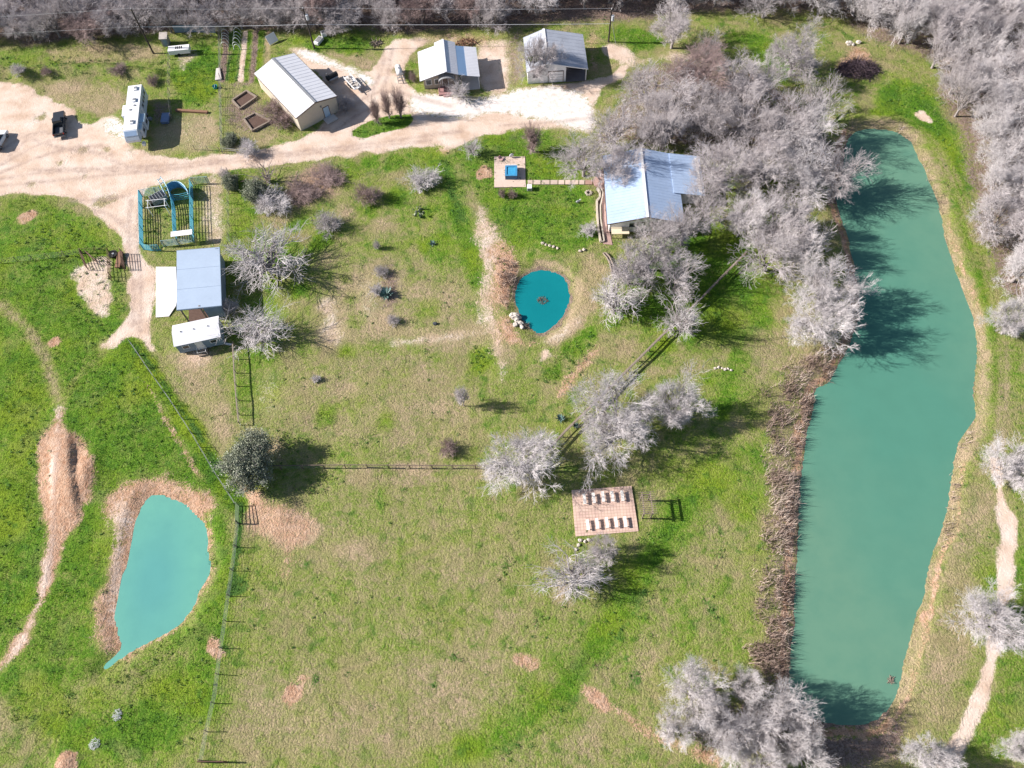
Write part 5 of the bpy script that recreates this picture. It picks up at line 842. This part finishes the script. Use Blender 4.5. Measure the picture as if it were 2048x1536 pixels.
T(thin[0], 'small white barked bare tree west of the patio', 943, 290, 22, 3.6, name='young_tree'); T(wide[2], 'bare tree at the west eave of the main house beside the stepping slabs', 1170, 318, 58, 6.5, rz=.5)
T(silver[0], 'pale bare tree on the path at the bottom of the east bank', 1985, 1238, 58, 6, rz=3); T(silver[1], 'pale bare tree cut by the right edge above the sandy path', 2036, 935, 52, 6, rz=1.1); T(silver[2], 'bare tree at the right edge level with the lake middle', 2030, 640, 42, 6); T(silver[0], 'pale bare tree cut by the bottom edge beside the path end', 1865, 1515, 40, 5.5, rz=.2); T(silver[2], 'bare tree in the bottom right corner', 2050, 1500, 34, 5.5, rz=2.2)
T(wide[0], 'bare tree at the south corner of the main house', 1372, 452, 54, 7.5, rz=1.6)
g = 'bare trees in the grove around the main house'
for i, (x, y, r, h) in enumerate([(1232,255,58,7),(1236,330,46,7),(1322,238,50,9),(1300,165,66,8),(1352,205,68,8),(1395,140,58,8),(1425,225,62,8.5),(1482,175,56,8),(1510,240,58,8.5),(1330,258,46,7.5),(1452,335,60,8.5),(1530,330,56,8.5),(1420,400,46,8)]): T((wide+tall)[i*5 % 9], 'tangled bare tree in the grove around the main house roof', x, y, r, h, group=g)
g = 'bare trees between grove and lake'
for i, (x, y, r, h) in enumerate([(1605,262,56,8),(1645,200,48,8.5),(1680,345,56,8.5),(1620,350,52,8),(1575,440,62,8),(1490,430,46,8),(1545,505,62,7.5),(1605,495,44,7.5),(1560,250,52,8)]): T((silver+wide)[i*4 % 9], 'pale bare tree in the stand between the grove and the lake', x, y, r, h, group=g)
g = 'bare trees south of the main house'
for i, (x, y, r, h) in enumerate([(1300,505,66,7.5),(1352,555,52,7),(1232,590,46,6.5),(1262,535,48,7),(1368,630,42,7),(1330,470,44,7)]): T((wide+thin)[i*4 % 9], 'bare tree in the row south of the main house near the round pond', x, y, r, h, group=g)
T(silver[1], 'upper of two big pale trees leaning over the lake bank', 1655, 570, 62, 8, rz=2.4); T(silver[0], 'lower of two big pale trees on the lake bank', 1650, 640, 56, 7.5, rz=.8)
g = 'bare trees at the foot of the lake'
for i, (x, y, r, h) in enumerate([(1392,1385,64,7),(1345,1455,40,6),(1490,1375,40,7),(1575,1430,62,8),(1480,1475,62,7),(1610,1500,56,7.5),(1440,1435,46,6.5),(1530,1530,52,7)]): T(silver[i % 4], 'pale bare tree in the clump at the foot of the lake', x, y, r*.86, h, group=g)
T(wide[4], 'bare tree standing alone north of the sandy lane behind the grove', 1425, 92, 30, 6); T(tall[2], 'tall bare tree with visible pale trunk behind the grove', 1352, 45, 40, 9); T(wide[5], 'bare tree leaning over the turf near the red track', 1595, 105, 50, 8, rz=2); T(wide[0], 'bare tree over the red track bend', 1530, 150, 36, 7)
# the woods: every tree its own
def wood(label, group, poly, n, gap, rr, hh, kinds, lean=.5, x0=None):
    poly = G2(poly); pts = np.array(poly); lo, hi = pts.min(0), pts.max(0); got = []; q = random.Random(len(label)); tries = 0
    while len(got) < n and tries < 9000:
        tries += 1; x, y = q.uniform(lo[0], hi[0]), q.uniform(lo[1], hi[1])
        if sdf(poly, np.array([[x]]), np.array([[y]]))[0, 0] > 0 or any((x-a)**2+(y-b)**2 < gap*gap for a, b in got): continue
        got.append((x, y)); plant(kinds[len(got)*7 % len(kinds)], label, 'tree', 'bare_tree', 0, 0, q.uniform(*rr), q.uniform(*hh), group, xyz=(x, y, 0))
wood('bare grey tree in the dense wood behind the power line', 'bare trees in the wood along the top edge', [(-60,86),(170,80),(330,68),(560,58),(1000,56),(1040,0),(1000,-45),(500,-45),(-80,-45)], 140, 4.3, (2.9, 4.0), (4.8, 7.6), wide+tall+thin[:1])
wood('bare lilac grey tree in the wood north of the grove', 'bare trees in the wood north of the grove', [(1060,30),(1200,30),(1280,15),(1400,30),(1500,40),(1640,30),(1700,60),(1720,0),(1700,-55),(1060,-60)], 50, 5.2, (3.0, 4.6), (6, 9), wide+silver+tall)
wood('bare lilac grey tree in the dense wood east of the lake', 'bare trees in the wood east of the lake', [(1720,60),(1800,90),(1868,140),(1888,210),(1935,270),(1962,340),(1968,430),(1985,530),(2020,585),(2200,590),(2200,-60),(1720,-60)], 118, 5.2, (3.0, 4.7), (6, 9.5), wide+silver+silver)
# shrubs
Bsh = lambda kind, label, px, py, r, h, **kw: plant(kind, label, 'shrub', kw.pop('name', 'bare_shrub'), px, py, r, h, **kw)
Bsh(bushy[0], 'rounded lilac grey shrub in the yard north of the thin barn tree', 655, 442, 30, 2.6); Bsh(bushy[1], 'taller brownish shrub near the leaf strewn ground', 735, 385, 28, 3.2); Bsh(bushy[2], 'wide pale grey shrub near the road bend', 842, 360, 38, 2.6); Bsh(bushy[1], 'brown bramble thicket along the workshop wall, nearer the road', 566, 236, 26, 2.4, group='brambles along the workshop'); Bsh(bushy[1], 'brown bramble thicket along the workshop wall beside the raised bed', 546, 212, 26, 2.4, group='brambles along the workshop')
Bsh(bushy[2], 'grey shrub by the road below the raised beds', 500, 297, 26, 2.2); Bsh(bushy[0], 'scraggly shrub between blue barn and cabin', 458, 610, 20, 2.4); Bsh(bushy[1], 'small reddish twiggy shrub below the patio, nearer its corner', 1025, 387, 10, 1.7, lean=.5); Bsh(bushy[1], 'small reddish twiggy shrub below the patio, farther west', 1003, 385, 9, 1.5, lean=.5); Bsh(bushy[1], 'brown scrub on the leaf strewn ground below the drive, right hand clump', 655, 352, 36, 1.5); Bsh(bushy[1], 'brown scrub on the leaf strewn ground below the drive, left hand clump', 605, 385, 38, 1.6); Bsh(bushy[1], 'round orange brown shrub near the straight wire fence', 897, 893, 22, 1.9); Bsh(bushy[2], 'small pale shrub in the lawn beside the planter', 1178, 460, 20, 1.6)
Bsh(bushy[2], 'little grey shrub in the meadow south of the cabin tree', 630, 758, 11, .9); Bsh(bushy[1], 'small pink brown shrub beside the small white house', 824, 152, 10, 1.6); Bsh(bushy[0], 'dark twiggy shrub against the shaded workshop corner', 690, 205, 20, 2.2); Bsh(bushy[1], 'rust brown dead shrub on the bank behind the travel trailer', 302, 160, 14, 1.4); Bsh(bushy[1], 'reddish dead bush on the far bank beside the lot', 238, 140, 20, 1.4); Bsh(bushy[1], 'reddish dead bush on the far bank above the pickup', 92, 143, 13, 1.2)
Bsh(bushy[0], 'grey shrub on the earth mound at the lot edge', 40, 146, 16, 1.4); Bsh(bushy[0], 'grey shrub at the road corner beside the yard fence', 446, 346, 12, 1.8); Bsh(evbush, 'dark leafy shrub by the pipe rail', 456, 278, 14, 1.6, name='leafy_shrub'); Bsh(evbush, 'dark leafy shrub at the corner of the yard fence', 462, 362, 15, 2.0, name='leafy_shrub'); Bsh(bushy[0], 'upright grey shrub at the head of the agave bed', 752, 488, 8, 1.8); Bsh(bushy[0], 'dusky shrub at the north end of the agave bed', 762, 540, 16, 1.3); Bsh(bushy[2], 'dusky shrub beside the large blue agave', 752, 580, 16, 1.4); Bsh(bushy[0], 'dusky shrub at the south end of the agave bed', 786, 638, 14, 1.2)
def agave(label, px, py, r, n=26, mat=None):
    p = at(px, py); q = np.random.default_rng(int(px)); V = []; F = []; tone = []; R = r/ppm(px, py)
    for i in range(n):
        az = i*2.4; el = math.radians(q.uniform(12, 70)); d = np.array([math.cos(az)*math.cos(el), math.sin(az)*math.cos(el), math.sin(el)]); s = np.array([-math.sin(az), math.cos(az), 0])*R*.10; L = R*q.uniform(.8, 1.1); b = len(V); up = np.array([0, 0, .04])
        V += [d*.05-s*.7, d*.05+s*.7, d*L*.5+s-up*0, d*L, d*L*.5-s, d*L*.5-np.array([0, 0, .07])]; F += [(b, b+1, b+2, b+5), (b+5, b+2, b+3, b+3), (b, b+5, b+4, b+4), (b+5, b+3, b+4, b+4)]; tone += [q.random()]*6
    t = thing('agave', label, 'agave', p); mb = MB(); mb.add(V, [tuple(dict.fromkeys(f)) for f in F]); o = mb.build('leaf_rosette', mat or m_agave, t); at_ = o.data.attributes.new('tone', 'FLOAT', 'POINT'); at_.data.foreach_set('value', np.array(tone, np.float32))
    MB().ball((0, 0, .08), (R*.16, R*.16, .12), 8, 5).build('heart', m_grey, t)
agave('largest blue green agave in the bed of the meadow', 772, 590, 20, 40); agave('small agave beside the lush patch in the meadow', 865, 488, 9); agave('big green agave beside the rail fence, next to the corner tree', 1120, 838, 13, 30); agave('smaller agave at the rail fence under the spreading tree', 1152, 852, 10)
def cactus(label, px, py, r):
    p = at(px, py); q = random.Random(4); t = thing('prickly_pear', label, 'cactus', p); R = r/ppm(px, py)
    for i in range(22):
        a, d, z = q.random()*6.28, R*q.random()**.6, q.uniform(.15, .8); mb = MB().ball((0, 0, 0), (.2, .05, .26), 10, 6); o = mb.build('pad', m_pad, t, True); o.location = (math.cos(a)*d, math.sin(a)*d, z); o.rotation_euler = (q.uniform(-.5, .5), q.uniform(-.5, .5), q.random()*3); v = o.data.attributes.new('tone', 'FLOAT', 'POINT'); v.data.foreach_set('value', np.full(len(o.data.vertices), q.random(), np.float32))
cactus('grey green prickly pear clump in the upper meadow', 838, 428, 13)
def brush(name, label, cat, px, py, r, n, h, mat, z=None, ln=(.6, 1.8), rad=.03, asp=1.6):
    p = at(px, py); R = r/ppm(px, py); q = np.random.default_rng(int(px)); th = q.uniform(0, 6.28, n); rr = R*np.sqrt(q.random(n)); c = np.stack([np.cos(th)*rr*asp, np.sin(th)*rr, h*(1-(rr/R)**1.5)*q.random(n)+.05], 1); d = q.normal(0, 1, (n, 3)); d[:, 2] *= .3; d /= np.linalg.norm(d, axis=1)[:, None]; L = q.uniform(*ln, n)[:, None]/2
    v, f = tubes_np(c-d*L, c+d*L, np.full(n, rad), np.full(n, rad*.4), 4); o = npmesh(name, v, f, mat); o.location = (p[0], p[1], p[2] if z is None else z); tag(o, label, cat)
brush('brush_pile', 'dark heap of cut branches in the clearing north of the lake', 'brush pile', 1716, 140, 26, 700, 1.5, M('dark_branches', (.10, .07, .085), .9), ln=(1, 3), rad=.035); brush('floating_branch', 'dead branch tangle floating in the round pond', 'branch', 1085, 611, 9, 40, .25, M('wet_branch', (.18, .10, .06), .8), WATER_Z, (.3, .9), .03, 1.2); brush('floating_branch', 'driftwood tangle floating near the foot of the lake', 'branch', 1775, 1362, 6, 26, .15, m_wood, WATER_Z, (.3, 1.0), .035, .8)
brush('twig_heap', 'pale twig heap at the foot of the round pond boulders', 'twig heap', 1048, 652, 7, 60, .4, m_wood, ln=(.4, 1.0)); brush('white_brush', 'white bleached brush heap in the southwest grass, nearer the pond', 'brush pile', 235, 1430, 11, 110, .3, m_white, ln=(.12, .4), rad=.022, asp=.8); brush('white_brush', 'white bleached brush heap in the southwest grass, nearer the bottom edge', 'brush pile', 190, 1488, 11, 110, .3, m_white, ln=(.12, .4), rad=.022, asp=1.0); brush('plank_heap', 'rusty scrap heap behind the small white house', 'scrap heap', 935, 86, 10, 60, .7, m_redwood, ln=(.8, 2.2), rad=.07, asp=2.2); brush('log_heap', 'small log heap on the dirt north of the workshop', 'log heap', 752, 86, 8, 30, .5, m_wood, ln=(.8, 1.6), rad=.1)
for i, (x, y, l, a) in enumerate(((462,691,3.4,-.2),)):
    p = at(452,688); t = thing('plank_stack', 'white plank lying beside the cabin', 'plank', p, -.25); MB().box((0, 0, .12), (1.9, .3, .08)).build('plank', m_white, t); MB().box((.5, 0, .04), (.1, .4, .08)).build('bearer', m_wood, t)

# ------------------------------------------------------------------ ground cover (uncountable): grass tufts, broad weeds, reeds, undergrowth
corner = [P(-60,-30)[:2], P(2108,-30)[:2], P(2108,1566)[:2], P(-60,1566)[:2]]
def scatter(n, fn, seed):
    q = np.random.default_rng(seed); x = q.uniform(-106, 108, n); y = q.uniform(-3, 152, n); ins = sdf([tuple(c) for c in corner], x[None], y[None])[0] < 0; keep = ins & (q.random(n) < fn(x, y)) & (sample(pond_near, x, y) > .25); x, y = x[keep], y[keep]; return x, y, height(x, y), q
def blades(name, label, x, y, z, q, per, hgt, wid, spread, tone, mat, lean=.5):
    n = len(x)*per; X = np.repeat(x, per)+q.normal(0, spread, n); Y = np.repeat(y, per)+q.normal(0, spread, n); Z = np.repeat(z, per)-.03; az = q.uniform(0, 6.28, n); hh = np.repeat(hgt, per)*q.uniform(.55, 1.2, n); ln = q.normal(0, lean, (n, 2))*hh[:, None]; w = wid*q.uniform(.7, 1.3, n)
    A = np.stack([X-np.cos(az)*w, Y-np.sin(az)*w, Z], 1); B = np.stack([X+np.cos(az)*w, Y+np.sin(az)*w, Z], 1); Cc = np.stack([X+ln[:, 0], Y+ln[:, 1], Z+hh], 1); V = np.stack([A, B, Cc], 1).reshape(-1, 3); tn = np.repeat(np.clip(np.repeat(tone, per)+q.normal(0, .12, n), 0, 1), 3)
    return tag(npmesh(name, V, np.arange(n*3).reshape(-1, 3), mat, attrs={'tone': tn}), label, kind='stuff')
def bare_at(x, y): return np.clip(sample(MASK['dirt'], x, y)+sample(MASK['pale'], x, y)+.85*sample(MASK['red'], x, y)+.5*sample(MASK['litter'], x, y), 0, 1)
built = np.zeros(SH)
for o in [o for o in S.objects if o.parent is None and o.type == 'EMPTY' and o.get('category') in ('workshop', 'house', 'barn', 'cabin', 'shed', 'hot tub')] : pass
x, y, z, q = scatter(230000, lambda x, y: (1-bare_at(x, y))*(.35+.6*sample(MASK['lush'], x, y))*(.35+1.1*vnoise(x, y, 1.7, 61)*vnoise(x, y, 6, 62)*2), 51)
lush = sample(MASK['lush'], x, y); dry = sample(MASK['dry'], x, y); blades('grass', 'grass tufts of the pastures and lawns', x, y, z, q, 4, .13+.16*lush*q.random(len(x))+.05*q.random(len(x)), .035, .16, .42+.34*lush-.4*dry+(vnoise(x, y, 4, 63)-.5)*.7, m_tuft)
def leafy(name, label, x, y, z, q, per, rad, sz, mat, tone):
    n = len(x)*per; R = np.repeat(rad, per); th = q.uniform(0, 6.28, n); rr = R*np.sqrt(q.random(n)); c = np.stack([np.repeat(x, per)+np.cos(th)*rr, np.repeat(y, per)+np.sin(th)*rr, np.repeat(z, per)+.05+R*.8*q.random(n)*(1-(rr/R)**2*.8)], 1); u = q.normal(0, 1, (n, 3)); u[:, 2] *= .45; u /= np.linalg.norm(u, axis=1)[:, None]; w = np.cross(u, q.normal(0, 1, (n, 3))); w /= np.linalg.norm(w, axis=1)[:, None]; s = sz*q.uniform(.6, 1.4, (n, 1))
    V = np.stack([c-u*s, c-w*s*.5, c+u*s, c+w*s*.5], 1).reshape(-1, 3); return tag(npmesh(name, V, np.arange(n*4).reshape(-1, 4), mat, attrs={'tone': np.repeat(np.clip(np.repeat(tone, per)+q.normal(0, .2, n), 0, 1), 4)}), label, kind='stuff')
WEEDY = np.zeros(SH)
for pts, v in (([(110,395),(160,430),(240,490),(255,560),(250,640),(225,690),(190,700),(170,650),(150,600),(135,545),(60,560),(40,480),(100,440)], .9), ([(285,400),(345,400),(350,480),(300,495)], 1), ([(352,420),(384,410),(386,460),(358,470)], .9), ([(0,118),(140,112),(330,120),(330,150),(200,150),(0,150)], 1), ([(560,68),(740,74),(740,105),(640,110)], .8), ([(1120,700),(1190,650),(1210,690),(1150,760),(1090,760)], 1), ([(940,690),(985,695),(985,755),(945,755)], .8), ([(700,230),(826,230),(810,275),(710,275)], .8), ([(345,110),(440,80),(440,212),(350,215)], .4), ([(900,300),(1000,280),(1190,385),(1195,495),(1040,490),(960,420)], .45), ([(700,560),(740,600),(730,660),(690,660)], .6), ([(560,860),(690,950),(640,1000),(520,960)], .5), ([(1340,560),(1480,460),(1520,560),(1400,660)], .45), ([(0,800),(100,800),(80,1200),(0,1280)], .35), ([(120,700),(250,720),(380,950),(200,950),(150,850)], .4), ([(190,1340),(440,1190),(420,1500),(200,1440)], .35), ([(1720,180),(1880,170),(1950,330),(1900,330),(1850,240)], .5), ([(1080,1280),(1300,1050),(1360,1080),(1240,1290)], .3), ([(235,980),(200,1100),(180,1250),(215,1300)], .3), ([(1000,500),(1035,530),(1025,570),(1005,560)], .7), ([(1000,600),(1030,640),(1020,660),(1003,640)], .7)):
    pl = G2(pts); w = window(pl, 4); WEEDY[w] = np.maximum(WEEDY[w], v*smooth(1.0, -1.0, sdf(pl, XX[w], YY[w])+WARP[w]*1.4))
WEEDY = np.maximum(WEEDY, MASK['weed'])
x, y, z, q = scatter(90000, lambda x, y: (sample(WEEDY, x, y)*.55+.012*(1-bare_at(x, y)))*(.25+1.3*vnoise(x, y, 2.0, 71)**2)*(1-np.clip(sample(MASK['dirt'], x, y)+sample(MASK['pale'], x, y), 0, 1)*.97), 52)
leafy('weeds', 'dark broad leaved weeds among the grass', x, y, z, q, 16, .16+.34*q.random(len(x))**2, .085, m_weed, np.clip(.25+.7*vnoise(x, y, 3, 72), 0, 1))
REED = np.zeros(SH)
for pts, v in (([(1530,760),(1625,700),(1690,672),(1668,745),(1632,772),(1632,800),(1618,855),(1604,930),(1597,1050),(1594,1200),(1586,1300),(1578,1390),(1535,1385),(1505,1290),(1525,1180),(1520,1080),(1545,1000),(1535,900)], 1), ([(1690,420),(1715,510),(1728,580),(1715,660),(1700,640),(1708,560),(1690,480)], .6), ([(1700,252),(1800,258),(1850,330),(1880,420),(1862,380),(1830,300),(1780,268),(1700,268)], .5), ([(1945,820),(1965,840),(1930,890),(1915,1000),(1895,1090),(1885,1080),(1905,960),(1912,890)], .25), ([(1000,510),(1035,520),(1030,600),(1020,640),(1005,600)], .6)):
    pl = G2(pts); w = window(pl, 4); REED[w] = np.maximum(REED[w], v*smooth(.8, -.8, sdf(pl, XX[w], YY[w])+WARP[w]*1.1))
x, y, z, q = scatter(480000, lambda x, y: sample(REED, x, y)*np.clip(2.6*vnoise(x, y, 2.2, 81)-.70, 0.04, .9), 53)
blades('reeds', 'dry brown reeds along the banks of the lake and ponds', x, y, z, q, 4, .75+.75*vnoise(x, y, 3, 82), .035, .14, .2+.75*vnoise(x, y, 1.6, 83), m_reed, .35)
LIT = MASK['litter']; x, y, z, q = scatter(52000, lambda x, y: np.clip(sample(LIT, x, y)*1.3-.35, 0, 1)*((y > 95) | (x > 40))*.55*(1-np.clip(sample(REED, x, y)*2, 0, 1)), 54)
n = len(x)*7; c = np.stack([np.repeat(x, 7)+q.normal(0, .4, n), np.repeat(y, 7)+q.normal(0, .4, n), np.repeat(z, 7)], 1); d = q.normal(0, .5, (n, 3)); d[:, 2] = np.abs(q.normal(.6, .4, n)); d *= q.uniform(.4, 1.3, (n, 1)); v, f = tubes_np(c, c+d, np.full(n, .016), np.full(n, .006), 3); tag(npmesh('undergrowth', v, f, M('undergrowth_twigs', (.34, .29, .28), .9, .3, .5)), 'twiggy undergrowth on the floor of the woods', kind='stuff')
